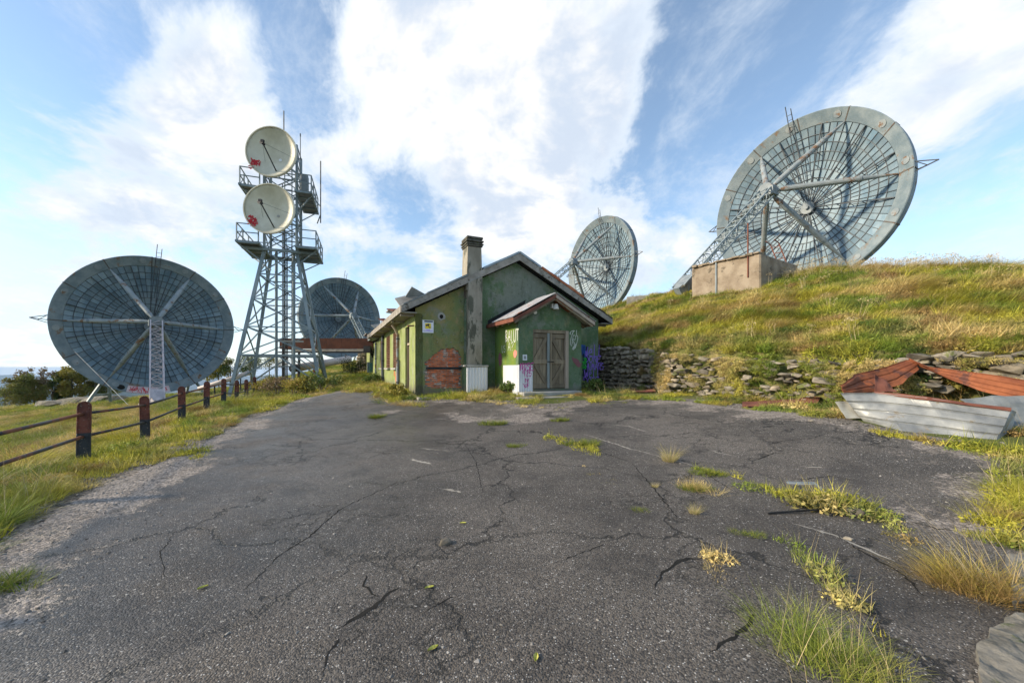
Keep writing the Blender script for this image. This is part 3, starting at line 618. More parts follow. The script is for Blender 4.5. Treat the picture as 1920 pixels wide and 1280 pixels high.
# pink tagged patch on the lowest rim of the left antenna
def band_pt(a, f, off): return pol(RI+(RD-RI)*f, a, ysurf(RI)*(1-f)-.06-off)+Vector((0, 0, hc1))
mb = MB(); aa = np.radians(np.linspace(-106, -78, 13)); vs_ = [band_pt(a, f, .010) for a in aa for f in (.25, .97)]
mb.add(vs_, [(2*i, 2*i+2, 2*i+3, 2*i+1) for i in range(12)]); tag(mb.build('painted_patch', M('pink_wash', (.52, .36, .38), (.66, .56, .56), 3, .7), A1, local=True), 'pale pink painted patch on the lowest rim')
mb = MB()
for k in range(26):
    a = R_(rnd.uniform(-104, -80)); f = rnd.uniform(.35, .85); c = [band_pt(a+R_(rnd.uniform(-1.1, 1.1)), min(max(f+rnd.uniform(-.3, .3), .28), .95), .016) for _ in range(4)]; ribbon(mb, c, .05, (0, -1, 0))
mb.build('red_scrawl', m_gr, A1, local=True)
mb = MB(); n = 16; mb.add([band_pt(R_(-110)+.045*math.cos(2*math.pi*k/n), .6+.26*math.sin(2*math.pi*k/n), .012) for k in range(n)], [tuple(range(n))]); mb.build('port_hole', m_void, A1, local=True)
p0 = pol(RI, R_(205), -.1)+Vector((0, 0, hc1)); MB().tube([p0, (-1.6, -11.2, -.1)], .016, 6).build('guy_cable', m_strut, A1, local=True)

# ------------------------------------------------------------------ lattice tower with two microwave dishes
TH = R_(20); TU, TV = Vector((math.cos(TH), math.sin(TH), 0)), Vector((-math.sin(TH), math.cos(TH), 0)); TC = Vector((-14.6, 25.45, 0))
def tw(a, b_, z): return TC+TU*a+TV*b_+Vector((0, 0, z))
def thw(z): return 2.32-(2.32-.88)*min(max((z-.3)/8.6, 0), 1)
tower = root('lattice_tower', (TC.x, TC.y, hz1(TC.x, TC.y)), 'tall grey steel lattice tower with platforms standing behind the fence', 'tower')
SG = [(-1, -1), (1, -1), (1, 1), (-1, 1)]; ZT = 15.6
for i, j in SG:
    g = tw(i*2.32, j*2.32, 0); zb = hz1(g.x, g.y)-.3; q0 = tw(i*thw(.3)*(1+.02), j*thw(.3)*1.02, zb); mb = MB()
    mb.bar(q0, tw(i*.88, j*.88, 8.9), .17, up=TU); mb.bar(tw(i*.88, j*.88, 8.9), tw(i*.88, j*.88, ZT), .13, up=TU); mb.build('leg', m_tower, tower)
    MB().box(q0+Vector((0, 0, .25)), (.6, .6, .4)).build('leg_footing', m_conc, tower)
def tbar(p, q, wd, nm='brace', mat=None): return MB().bar(p, q, wd).build(nm, mat or m_tower, tower)
LV = [2.42, 4.1, 5.8, 7.35, 8.9]
for f in range(4):
    (i0, j0), (i1, j1) = SG[f], SG[(f+1) % 4]
    E_ = lambda s, z: tw((i1 if s else i0)*thw(z), (j1 if s else j0)*thw(z), z)
    for z in LV: tbar(E_(0, z), E_(1, z), .10 if z in (2.42, 8.9) else .07, 'girt')
    for a, b_ in zip(LV[:-1], LV[1:]): tbar(E_(0, a), E_(1, b_), .065); tbar(E_(1, a), E_(0, b_), .065)
    mid = (E_(0, 2.42)+E_(1, 2.42))/2
    tbar(mid, E_(0, .75), .08); tbar(mid, E_(1, .75), .08)
    tbar(E_(0, 1.5), E_(0, 2.42).lerp(mid, .55), .06); tbar(E_(1, 1.5), E_(1, 2.42).lerp(mid, .55), .06)
    zz = np.arange(8.9, ZT+.01, 1.116)
    for a, b_ in zip(zz[:-1], zz[1:]): tbar(E_(0, a), E_(1, b_), .055); tbar(E_(1, a), E_(0, b_), .055); tbar(E_(0, b_), E_(1, b_), .06, 'girt')
tbar(tw(2.3, -2.3, .95), tw(.5, -2.2, .9), .12, 'girt')
for a in (-.32, .66): MB().tube([tw(a, -.45, -.3), tw(a, -.45, 9.0)], .085, 10).build('cable_pole', m_tower, tower)
mb = MB()
for s in (-.21, .21): mb.bar(tw(.18+s, .55, .4), tw(.18+s, .55, 15.2), .05)
for k in range(48): mb.bar(tw(-.03, .55, .7+k*.3), tw(.39, .55, .7+k*.3), .03)
mb.build('ladder', m_tower, tower)
for z in (1.0, 1.75, .35): tbar(tw(-.32, -.45, z), tw(.66, -.45, z), .09, 'step_bar', m_galv)
tbar(tw(-.32, -.45, 3.35), tw(1.2, -.45, 3.35), .11, 'girt', m_concl)
for k in range(5): MB().tube([tw(-.1+.07*k, .2, .2), tw(-.1+.07*k, .2, 13.5-k)], .028, 6).build('feeder_cable', m_black, tower)
def platform(z, a0, a1, b0, b1, s):
    x0, x1 = sorted((s*a0, s*a1)); n = 4
    for k in range(n):
        y0, y1 = b0+(b1-b0)*k/n, b0+(b1-b0)*(k+1)/n
        MB().box(tw((x0+x1)/2, (y0+y1)/2, z), (x1-x0, y1-y0-.03, .05), (TU, TV, Vector((0, 0, 1)))).build('deck_plate', m_deck, tower)
    for k in range(n+1):
        y0 = b0+(b1-b0)*k/n; tbar(tw(x0, y0, z-.08), tw(x1, y0, z-.08), .10, 'deck_joist')
    for xx in (x0, x1): tbar(tw(xx, b0-.1, z-.05), tw(xx, b1+.1, z-.05), .12, 'deck_edge')
    xo = x1 if s > 0 else x0; xi = x0 if s > 0 else x1
    for h in (.5, 1.0):
        tbar(tw(xi, b0, z+h), tw(xo, b0, z+h), .05, 'hand_rail'); tbar(tw(xo, b0, z+h), tw(xo, b1, z+h), .05, 'hand_rail'); tbar(tw(xo, b1, z+h), tw(xi, b1, z+h), .05, 'hand_rail')
    for k in range(4): tbar(tw(xo, b0+(b1-b0)*k/3, z), tw(xo, b0+(b1-b0)*k/3, z+1.0), .055, 'rail_post')
    tbar(tw(xi, b0, z), tw(xi, b0, z+1.0), .055, 'rail_post')
    tbar(tw(xo, b0+.1, z), tw(xo, b0+1.1, z+.98), .035, 'rail_brace')
    tbar(tw(xo, b0+.3, z-.1), tw(s*.88, b0+1.0, z-1.0), .07); tbar(tw(xo, b1-.3, z-.1), tw(s*.88, .88, z-1.0), .07)
for s in (-1, 1): platform(9.05, .98, 2.07, -1.85, 1.85, s)
platform(12.45, .95, 1.8, -1.75, 1.75, 1); platform(12.4, .95, 1.95, -1.7, .9, -1)
tbar(tw(-2.0, -1.1, 8.85), tw(2.0, -1.1, 8.85), .15, 'girt'); tbar(tw(-2.0, 1.1, 8.85), tw(2.0, 1.1, 8.85), .15, 'girt')
MB().box(tw(1.25, -.2, 13.25), (.42, .5, 1.5), (TU, TV, Vector((0, 0, 1)))).build('equipment_cabinet', m_galv, tower, bevel=.02)
def whip(px, y0, y1, Y, r, label):
    a, b_ = pt(px, y0, Y), pt(px, y1, Y); mb = MB().tube([a, b_], r, 6); mb.box(a.lerp(b_, .93), (.05, .05, .18)); return mb
for px, y0, y1, Y, nm in ((532, 300, 208, 25.2, 'thick'), (563, 300, 250, 25.6, 'thin'), (601, 418, 302, 24.8, 'side')):
    whip(px, y0, y1, Y, .035 if px != 563 else .025, nm).build('whip_aerial', m_rib, tower)
tbar(tw(.3, .3, 14.6), pt(532, 290, 25.2), .06, 'aerial_arm'); tbar(tw(1.8, -.9, 12.5), pt(601, 388, 24.8), .05, 'aerial_arm'); tbar(tw(2.05, -1.0, 9.6)+Vector((0, 0, 1.2)), pt(601, 402, 24.8), .05, 'aerial_arm')
def microwave(cx, cy, Yc, label, hole):
    C_ = pt(cx, cy, Yc); rad = 1.42; ax = Vector((.05, -1, -.02)).normalized(); e1 = Vector((1, .05, 0)).normalized(); e2 = e1.cross(ax); e2 = e2 if e2.z > 0 else -e2
    r = root('microwave_dish', C_, label, 'microwave dish', 'cream microwave dishes on the tower'); dep = .50
    n, m = 48, 10; vs, fs = [], []
    for side in (0, 1):
        for i in range(m+1):
            rr = rad*max(i, .02)/m
            for k in range(n):
                a = 2*math.pi*k/n; vs.append(C_+e1*(rr*math.cos(a))+e2*(rr*math.sin(a))-ax*(dep*(1-(rr/rad)**2)+side*.05))
    o_ = (m+1)*n
    for i in range(m):
        for k in range(n):
            q = (i*n+k, i*n+(k+1) % n, (i+1)*n+(k+1) % n, (i+1)*n+k); fs.append(q); fs.append(tuple(x+o_ for x in reversed(q)))
    for k in range(n): fs.append((m*n+k, m*n+(k+1) % n, o_+m*n+(k+1) % n, o_+m*n+k))
    MB().add(vs, fs).build('reflector', m_cream, r, smooth=True)
    mb = MB()
    for k in range(n):
        a, b_ = 2*math.pi*k/n, 2*math.pi*(k+1)/n; f = lambda t_, d_: C_+e1*((rad+d_)*math.cos(t_))+e2*((rad+d_)*math.sin(t_))
        mb.bar(f(a, .0)-ax*.03, f(b_, .0)-ax*.03, .05, .16, up=ax)
    mb.build('rim', m_cream, r)
    S_ = lambda x, y: C_+e1*(x*rad)+e2*(y*rad)-ax*(dep*(1-x*x-y*y)-.015)
    foc = C_+ax*.95+e1*.05
    MB().tube([S_(.12, -.72), foc], .035, 8).build('feed_arm', m_black, r); MB().tube([foc-e1*.05+ax*.05, foc-ax*.2], [.10, .06], 10).box(foc+e2*.09, (.16, .14, .12)).build('feed', m_black, r)
    mb = MB()
    for q in ((.72, -.12), (-.38, -.28)): mb.tube([S_(*q), foc], .007, 4)
    mb.build('stay_wire', m_black, r)
    mb = MB(); c = S_(.22, -.2); mb.prism([c+e1*(.085*math.cos(2*math.pi*k/12))+e2*(.085*math.sin(2*math.pi*k/12)) for k in range(12)], ax*.03); mb.build('vertex_plate', m_white if hole else m_concl, r)
    mb = MB(); ll = []
    for k in range(16):
        c = [(-.70+rnd.uniform(-.13, .13), -.47+rnd.uniform(-.17, .17))]
        for j in range(3): c.append((c[-1][0]*.6-.70*.4+rnd.uniform(-.12, .12), c[-1][1]*.6-.47*.4+rnd.uniform(-.16, .16)))
        ribbon(mb, [S_(*q)+ax*.012 for q in smooth_pts(c)], .045, ax)
    mb.build('red_scrawl', m_gr, r)
    bk = C_-ax*(dep+.04); mb = MB().tube([bk-ax*.02, bk-ax*.35], .32, 16)
    for s in (-1, 1):
        for z in (-.35, .35): mb.bar(bk-ax*.3+e1*(s*.25)+Vector((0, 0, z)), tw(s*.88, -.88, C_.z+z), .09)
    mb.build('mount', m_tower, r)
microwave(508, 284, 23.1, 'upper cream microwave dish near the tower top', True); microwave(504, 391, 23.1, 'lower cream microwave dish just above the tower platform', False)

# ------------------------------------------------------------------ green house
HA = Vector((-3.64, 15.0, 0)); HU = Vector((.910, .4147, 0)).normalized(); HV = Vector((-HU.y, HU.x, 0)); UP = Vector((0, 0, 1)); AXH = (HU, HV, UP)
W_, L_ = 8.40, 12.4; PIT = .518; EZ = 3.92
def H(u, v, z): return HA+HU*u+HV*v+Vector((0, 0, z))
def uz(px, py, v):
    o = HA+HV*v; k = (px-CX)/FPX; u = (k*o.y-o.x)/(HU.x-k*HU.y); Y = o.y+HU.y*u; return u, EYE-(py-HY)/FPX*Y
def vz(px, py, u):
    o = HA+HU*u; k = (px-CX)/FPX; v = (k*o.y-o.x)/(HV.x-k*HV.y); Y = o.y+HV.y*v; return v, EYE-(py-HY)/FPX*Y
def ztop(u): return EZ+PIT*(min(u, W_-u)+.54)
house = root('derelict_house', H(0, 0, .55), 'derelict green house with a chimney, a gabled porch and graffiti', 'house')
def hb(nm, mat, c, size, bevel=0.0, par=None, ax=AXH): return MB().box(c, size, ax).build(nm, mat, par or house, bevel=bevel)
def roofu(u): return ztop(u)-.30
def fpoly(us, zs, v): return [H(u, v, z) for u, z in zip(us, zs)]
# core walls
core = MB().prism(fpoly([.3, W_-.3, W_-.3, W_/2, .3], [-.1, -.1, roofu(W_-.3)-.02, roofu(W_/2)-.02, roofu(.3)-.02], .05), HV*.25)
core.build('front_wall_core', m_mortar, house)
# exposed brick outline (u,z) on the front plaster
BO = [(190, 700), (240, 655), (320, 590), (385, 545), (440, 516), (500, 528), (560, 514), (600, 530), (640, 560), (672, 610), (676, 700), (672, 780), (678, 900), (676, 1040), (600, 1050), (400, 1040), (280, 1048), (190, 1040), (184, 900), (190, 800)]
BO_ = BO; BO = []
for i_, (x, y) in enumerate(BO_):
    x2, y2 = BO_[(i_+1) % len(BO_)]
    for f_ in (0, .33, .66): BO.append((x+(x2-x)*f_+rnd.uniform(-13, 13), y+(y2-y)*f_+rnd.uniform(-13, 13)))
BO = [uz(770+x/7.108, 580+y/7.108, 0) for x, y in BO]
hu, hz_ = uz(770+410/7.108, 580+95/7.108, 0); HOLE = [(hu+.075*math.cos(a), hz_+.085*math.sin(a)) for a in np.linspace(0, 2*math.pi, 15)[:-1]]
uc0, uc1 = 1.90, 2.545
left = fpoly([0, uc0, uc0, 0], [.1, .1, roofu(uc0), roofu(0)], -.0)
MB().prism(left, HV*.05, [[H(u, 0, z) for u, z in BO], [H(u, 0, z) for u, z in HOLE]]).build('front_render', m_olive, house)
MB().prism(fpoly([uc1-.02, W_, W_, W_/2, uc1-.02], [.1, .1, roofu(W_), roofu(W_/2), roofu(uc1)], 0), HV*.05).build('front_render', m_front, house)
MB().tube([H(hu, .045, hz_), H(hu, .048, hz_)], .10, 14).build('vent_hole', m_void, house)
MB().prism([H(hu+(.11+.05*rnd.random())*math.cos(a)*1.1, -.004, hz_+(.12+.05*rnd.random())*math.sin(a)) for a in np.linspace(0, 2*math.pi, 19)[:-1]], HV*.003, [[H(u, -.004, z) for u, z in HOLE]]).build('vent_collar', m_concl, house)
# bricks, piece by piece
bl, bh = .25, .066; bmesh_ = []
def inpoly(P, x, y):
    c = False
    for i in range(len(P)):
        (x0, y0), (x1, y1) = P[i], P[i-1]
        if (y0 > y) != (y1 > y) and x < (x1-x0)*(y-y0)/(y1-y0)+x0: c = not c
    return c
zmin = min(z for u, z in BO); zl = uz(870, 690, 0)[1]
bpro = [MB().box((0, 0, 0), (bl-.014+rnd.uniform(-.01, .006), .10, bh-.012), AXH).build('brick', m_brick, None, bevel=.008) for _ in range(5)]
row = 0; z = zmin+.04; nb = 0
while z < max(z_ for u, z_ in BO):
    u = min(u_ for u_, z_ in BO)-(bl/2 if row % 2 else 0)
    while u < uc0:
        cu = u+bl/2
        if inpoly(BO, cu, z) or inpoly(BO, cu-.08, z) and inpoly(BO, cu+.08, z):
            if abs(z-zl) > .065:
                o = link('brick', bpro[rnd.randrange(5)].data, house); p = H(cu, .05+rnd.uniform(.022, .05)-(.0), z+rnd.uniform(-.003, .003)); o.location = localize([p], house)[0]; o.rotation_euler = (0, rnd.uniform(-.02, .02), rnd.uniform(-.03, .03)); nb += 1
        u += bl
    z += bh+.009; row += 1
for o in bpro: bpy.data.objects.remove(o)
b0, b1 = min(u for u, z in BO)+.02, max(u for u, z in BO)-.02
hb('iron_lintel', m_black, H((b0+b1)/2, .035, zl), (b1-b0, .06, .085))
# side wall with openings
OPEN = [(1.25, 2.20, .30, 3.36), (4.2, 5.7, 1.66, 3.42), (7.0, 8.4, 1.66, 3.42), (9.9, 11.4, 1.66, 3.42)]
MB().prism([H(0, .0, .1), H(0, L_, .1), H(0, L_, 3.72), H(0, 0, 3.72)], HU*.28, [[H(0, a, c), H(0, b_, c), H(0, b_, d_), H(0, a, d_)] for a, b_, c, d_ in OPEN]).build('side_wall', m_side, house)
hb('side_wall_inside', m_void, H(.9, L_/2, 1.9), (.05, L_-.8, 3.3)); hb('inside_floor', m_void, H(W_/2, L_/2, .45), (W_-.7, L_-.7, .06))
hb('right_wall', m_front, H(W_-.14, L_/2+.06, 1.9), (.27, L_-.12, 4.0)); hb('back_wall', m_front, H(W_/2, L_-.14, 2.1), (W_-.6, .26, 4.0))
MB().prism(fpoly([.3, W_-.3, W_/2], [4.1, 4.1, roofu(W_/2)-.05], L_-.27), HV*.26).build('back_gable', m_front, house)
a, b_, c, d_ = OPEN[0]
dl = hb('side_door', m_wood, H(.16, (a+b_)/2, 1.52), (.05, b_-a, 2.1)); hb('transom_bar', m_woodp, H(.12, (a+b_)/2, 2.66), (.09, b_-a, .08)); hb('transom_pane', m_void, H(.18, (a+b_)/2, 3.03), (.03, b_-a, .64))
for vv in (a+.03, b_-.03): hb('door_jamb', m_wood, H(.12, vv, 1.85), (.1, .06, 2.98))
for a, b_, c, d_ in OPEN[1:]:
    for vv in (a+.04, b_-.04, (a+b_)/2): hb('shutter_stile', m_shut, H(.02, vv, (c+d_)/2), (.08, .075, d_-c))
    for k in range(18):
        zz = c+.06+k*(d_-c-.12)/17
        MB().box(H(.03, (a+b_)/2, zz), (.085, b_-a-.1, .022), (Vector(HU*.8+UP*.6).normalized(), HV, Vector(UP*.8-HU*.6).normalized())).build('shutter_slat', m_shut, house)
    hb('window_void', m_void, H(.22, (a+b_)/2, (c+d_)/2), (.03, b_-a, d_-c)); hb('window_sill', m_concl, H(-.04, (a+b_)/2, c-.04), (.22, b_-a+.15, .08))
for v0, v1, z0, z1 in ((4.1, 5.1, .66, 1.58), (9.9, 11.2, .9, 1.58), (5.2, 5.6, 1.2, 1.6)):
    pl_ = []
    for a in np.linspace(0, 2*math.pi, 15)[:-1]: pl_.append(H(-.003, (v0+v1)/2+(v1-v0)/2*math.cos(a)*rnd.uniform(.65, 1), (z0+z1)/2+(z1-z0)/2*math.sin(a)*rnd.uniform(.7, 1)))
    MB().prism(pl_, HU*-.004).build('bare_brick_patch', m_brick, house)
def pipe(nm, mat, v, z0, z1, r=.055, u=-.09):
    o = MB().tube([H(u, v, z0), H(u, v, z1)], r, 10).build(nm, mat, house, smooth=False)
    for zz in np.arange(z0+.5, z1, 1.0): MB().tube([H(u, v, zz-.03), H(u, v, zz+.03)], r+.014, 10).build('pipe_clamp', m_black, o)
pipe('downpipe', m_strut, 3.75, .5, 3.2, .065); pipe('downpipe', m_rib, 3.45, .5, 2.0, .05); pipe('downpipe', m_rib, 9.55, .6, 3.6, .075); pipe('downpipe', m_strut, 13.6, .8, 3.4, .06)
MB().tube([H(-.09, 3.75, 3.2), H(-.2, 3.65, 3.42), H(-.35, 3.6, 3.62)], .065, 10).build('pipe_elbow', m_woodp, house)
MB().bar(H(-.05, .06, 3.25), H(-.3, -.1, 3.22), .05).build('iron_bracket', m_rustb, house)
# roof: two slopes, soffits, fascias
for s in (0, 1):
    q = lambda u, z, v: H(u if s == 0 else W_-u, v, z)
    ze = EZ-.02; za = EZ+PIT*(W_/2+.54)-.02
    MB().prism([q(-.54, ze, -.30), q(W_/2, za, -.30), q(W_/2, za-.20, -.30), q(-.54, ze-.20, -.30)], HV*14.6).build('roof_slope', m_roofm if s == 0 else m_felt, house)
    MB().prism([q(-.56, ze+.03, -.335), q(W_/2, za+.03, -.335), q(W_/2, za-.25, -.335), q(-.56, ze-.22, -.335)], HV*.034).build('barge_board', m_fascia, house)
    hb('eave_soffit', m_soffit, q(-.26, 3.70, 7.0), (.53, 14.55, .05))
    for k in range(7):
        hb('eave_fascia', m_fascia, q(-.575, 3.80+rnd.uniform(-.012, .012), -.30+14.6*(k+.5)/7), (.035, 14.6/7-.03, .25))
    nr = 11
    for k in range(6):
        v0 = .15+k*2.35; hb('eave_bracket', m_fascia, q(-.28, 3.64, v0), (.5, .10, .07))
def slopestrip(u0, u1, mat, nm, th=.07, side=0, w_=.8, lift=.015, v0=-.36):
    q = lambda u, z, v: H(u if side == 0 else W_-u, v, z)
    z0, z1 = EZ+PIT*(u0+.54)+lift, EZ+PIT*(u1+.54)+lift
    return MB().prism([q(u0, z0, v0), q(u1, z1, v0), q(u1, z1+th, v0), q(u0, z0+th, v0)], HV*w_).build(nm, mat, house)
for k, (a, b_) in enumerate(((-.5, .35), (.37, 1.15), (1.17, 1.95))): slopestrip(a, b_, m_zincd, 'edge_sheet', .05+.015*k, 0, .8, .012+.01*k)
slopestrip(2.62, 4.18, m_roofm, 'edge_sheet', .09, 0, 1.0, .02); slopestrip(3.2, 4.18, m_roofm, 'edge_sheet', .09, 1, 1.0, .02)
for k in range(5): slopestrip(1.05+k*.42, 1.05+(k+1)*.42-.015, m_roofr, 'roof_tile', .11+.012*(k % 2), 1, .6, .02)
for k in range(4): slopestrip(-.55+k*.4, -.55+(k+1)*.4-.02, m_felt, 'roof_tile', .035+.02*(k % 2), 1, .6, .012)
for (u, v, rx, rz_, sx, sy, m_) in ((-.1, .9, .9, .3, .9, .5, m_fascia), (.25, 1.0, -1.0, .5, .8, .5, m_zincd), (.05, 1.6, .5, 1.1, .7, .4, m_fascia), (-.35, 3.0, .3, .6, .5, .4, m_rustb), (-.2, 4.4, -.2, .2, .6, .3, m_fascia), (-.3, 7.2, .4, .9, .5, .35, m_rustb), (-.3, 10.5, .5, .4, .6, .4, m_zincd)):
    Rm = Matrix.Rotation(rz_, 3, 'Z') @ Matrix.Rotation(rx, 3, 'X'); MB().box(H(u, v, EZ+PIT*(u+.54)+.2), (sx, sy, .05), (Rm @ HU, Rm @ HV, Rm @ UP)).build('loose_slab', m_, house)
# chimney
MB().prism([H(1.97, -.375, .5), H(2.545, -.375, .5), H(2.545, -.375, ztop(2.545)-.24), H(1.97, -.375, ztop(1.97)-.24)], HV*.40).build('chimney_breast', m_chim, house, bevel=.015)
hb('chimney_side', m_front, H(1.935, -.05, 2.4), (.07, .14, 4.0))
MB().prism([H(1.92, -.29, 4.7), H(2.59, -.29, 4.7), H(2.54, -.27, 6.42), H(1.98, -.27, 6.42)], HV*.66).build('chimney_stack', m_chim, house)
for k, (gr, hh) in enumerate(((.04, .07), (.07, .06), (.03, .045), (.08, .07), (.03, .045), (.05, .10))):
    hb('chimney_cap_slab', m_moss, H(2.26+rnd.uniform(-.01, .01), .06, 6.44+sum((.07, .06, .045, .07, .045, .10)[:k])+hh/2), (.56+2*gr, .66+2*gr, hh-.008), .012)
hb('chimney_base', m_front, H((1.80+2.70)/2, -.20, 1.0), (.86, .46, 1.44)); hb('base_ledge', m_concl, H(2.25, -.235, 1.735), (1.02, .58, .07), .02)
def corr(org, across, along, nrm, wid, ln, waves, amp, nm, mat, par=None, th=.006, seg=8, skew=0.0):
    """corrugated sheet: across = direction of the waves, along = direction of the ridges"""
    n = waves*seg; vs = []
    for k in range(n+1):
        f = k/n; off = Vector(nrm)*(amp*math.sin(2*math.pi*waves*f)); p = Vector(org)+Vector(across)*(wid*f)+off
        e = Vector(along)*(ln+skew*f) if not callable(skew) else Vector(along)*skew(f)
        vs += [p, p+e, p+Vector(nrm)*th, p+e+Vector(nrm)*th]
    fs = []
    for k in range(n):
        a, b_ = 4*k, 4*k+4; fs += [(a, b_, b_+1, a+1), (a+2, a+3, b_+3, b_+2), (a, a+2, b_+2, b_), (a+1, b_+1, b_+3, a+3)]
    fs += [(0, 1, 3, 2), (4*n, 4*n+2, 4*n+3, 4*n+1)]
    return MB().add(vs, fs).build(nm, mat, par or house)
corr(H(1.86, -.465, .66), HU, UP, -HV,   .86, 1.03, 7, .030, 'corrugated_skirt', m_white)
# porch
PU0, PU1, PV = 3.231, 5.927, -2.242; PE, PP = 3.40, .56
pr = lambda u: PE-.10+PP*(min(u-PU0, PU1-u)+.33)-.02
du0, dz1 = uz(999.4, 616.7, PV); du1, dz0 = uz(1066, 728, PV); dz1 = .5*(dz1+uz(1066, 620, PV)[1])
MB().prism([H(PU0, PV, .2), H(PU1, PV, .2), H(PU1, PV, pr(PU1)), H((PU0+PU1)/2, PV, pr((PU0+PU1)/2)), H(PU0, PV, pr(PU0))], HV*.2, [[H(du0, PV, dz0), H(du1, PV, dz0), H(du1, PV, dz1), H(du0, PV, dz1)]]).build('porch_front', m_front, house)
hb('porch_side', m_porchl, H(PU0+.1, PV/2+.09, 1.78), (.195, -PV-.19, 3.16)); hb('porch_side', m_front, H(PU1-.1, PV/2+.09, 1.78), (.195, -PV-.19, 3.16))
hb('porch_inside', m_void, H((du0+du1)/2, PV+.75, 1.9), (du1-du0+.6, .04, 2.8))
# porch roof: felt deck, corrugated sheets, boards
um = (PU0+PU1)/2; zr = PE+PP*(um-PU0+.33)
for s in (0, 1):
    q = lambda u, z, v: H(u if s == 0 else PU0+PU1-u, v, z)
    MB().prism([q(PU0-.33, PE-.02, PV-.35), q(um, zr-.02, PV-.35), q(um, zr-.09, PV-.35), q(PU0-.33, PE-.09, PV-.35)], HV*(-PV+.34)).build('porch_roof_deck', m_felt if s == 0 else m_soffit, house)
    MB().prism([q(PU0-.36, PE+.0, PV-.385), q(um, zr+.0, PV-.385), q(um, zr-.12, PV-.385), q(PU0-.36, PE-.12, PV-.385)], HV*.03).build('porch_barge_board', m_rustb if s == 0 else m_woodp, house)
    hb('porch_eave_board', m_rustb, q(PU0-.365, PE-.06, PV/2-.19), (.03, -PV+.36, .14))
    for k in range(4): 
        v0 = PV-.30+k*.55
        MB().bar(q(PU0-.3, PE-.14, v0), q(um, zr-.14, v0), .07, .09).build('porch_rafter', m_wood, house)
    sl = Vector((q(um, zr, 0)-q(PU0-.33, PE, 0))).normalized(); sn = sl.cross(HV).normalized(); sn = sn if sn.z > 0 else -sn; sln = (um-PU0+.38)*math.sqrt(1+PP*PP)
    nsh = 3
    for k in range(nsh):
        v0 = PV-.40+k*.72
        corr(q(PU0-.40, PE+.02-.04*PP, v0)+sn*(.03+.012*(k % 2)), HV, sl, sn, .76 if k < 2 else .55, sln, 7 if k < 2 else 5, .016, 'roof_sheet', m_porch, skew=(0 if k < 2 else (lambda f, L=sln: L*(1-.55*f))))
for k in range(6): hb('soffit_board', m_rusto if k < 3 else m_soffit, H(PU1+.02+.0*k, PV-.17, 0)+HU*(-1.25+.25*k)+UP*(zr-.155-PP*(.1+.25*k)), (.26, .34, .025), ax=(Vector(HU-UP*PP).normalized(), HV, Vector(UP+HU*PP).normalized()))
MB().prism([H(PU0-.32, -.006, PE+.02), H(um, -.006, zr+.02), H(um+.05, -.006, zr+.20), H(PU0-.32, -.006, PE+.19)], HV*-.012).build('tar_flashing', m_felt, house)
# porch skirts of white corrugated sheet
corr(H(PU0-.022, PV-.02, .62), HV, UP, -HU, 1.35, 1.14, 11, .026, 'corrugated_skirt', m_white)
sk = corr(H(PU0-.02, PV-.022, .68), HU, UP, -HV, du0-PU0-.01, 1.09, 6, .026, 'corrugated_skirt', m_white)
# double plank door
dg = PV+.10
dc = (du0+du1)/2; dh = dz1-dz0
hb('door_lintel', m_wood, H(dc, dg-.01, dz1-.06), (du1-du0, .14, .12)); hb('door_post', m_woodp, H(du1-.06, dg-.05, (dz0+dz1)/2), (.12, .12, dh-.02)); hb('door_post', m_wood, H(du0+.03, dg-.03, (dz0+dz1)/2), (.06, .1, dh-.02))
ia, ib = du0+.07, du1-.13; ic = (ia+ib)/2
for s, (a, b_) in ((0, (ia, ic-.01)), (1, (ic+.01, ib))):
    leaf = hb('door_leaf', m_void, H((a+b_)/2, dg+.045, dz0+dh/2-.03), (b_-a, .02, dh-.16)); n = 5
    for k in range(n): hb('plank', m_wood, H(a+(b_-a)*(k+.5)/n, dg+.02, dz0+dh/2-.05), ((b_-a)/n-.008, .028+.006*(k % 2), dh-.18), par=leaf)
    for zz, hh in ((dz0+.10, .16), (dz0+dh*.46, .16), (dz1-.22, .16)): hb('rail', m_wood, H((a+b_)/2, dg-.02, zz), (b_-a, .045, hh), par=leaf, bevel=.006)
    hb('stile', m_woodb if s == 0 else m_wood, H(b_-.05 if s == 0 else a+.04, dg-.045, dz0+dh/2-.04), (.10 if s == 0 else .07, .05, dh-.14), par=leaf, bevel=.006)
    zt, zm, zb_ = dz1-.30, dz0+dh*.46, dz0+.18
    for (z0, z1) in ((zm+.08, zt), (zm-.08, zb_)):
        p0, p1 = ((a+.05, z0), (b_-.12, z1)) if s == 0 else ((b_-.05, z0), (a+.1, z1))
        MB().bar(H(p0[0], dg-.022, p0[1]), H(p1[0], dg-.022, p1[1]), .13, .04, up=HV).build('diagonal_brace', m_wood, leaf)
MB().tube([H(ic-.12, dg-.085, dz0+dh*.46), H(ic+.16, dg-.085, dz0+dh*.46)], .018, 6).build('door_bolt', m_black, house)
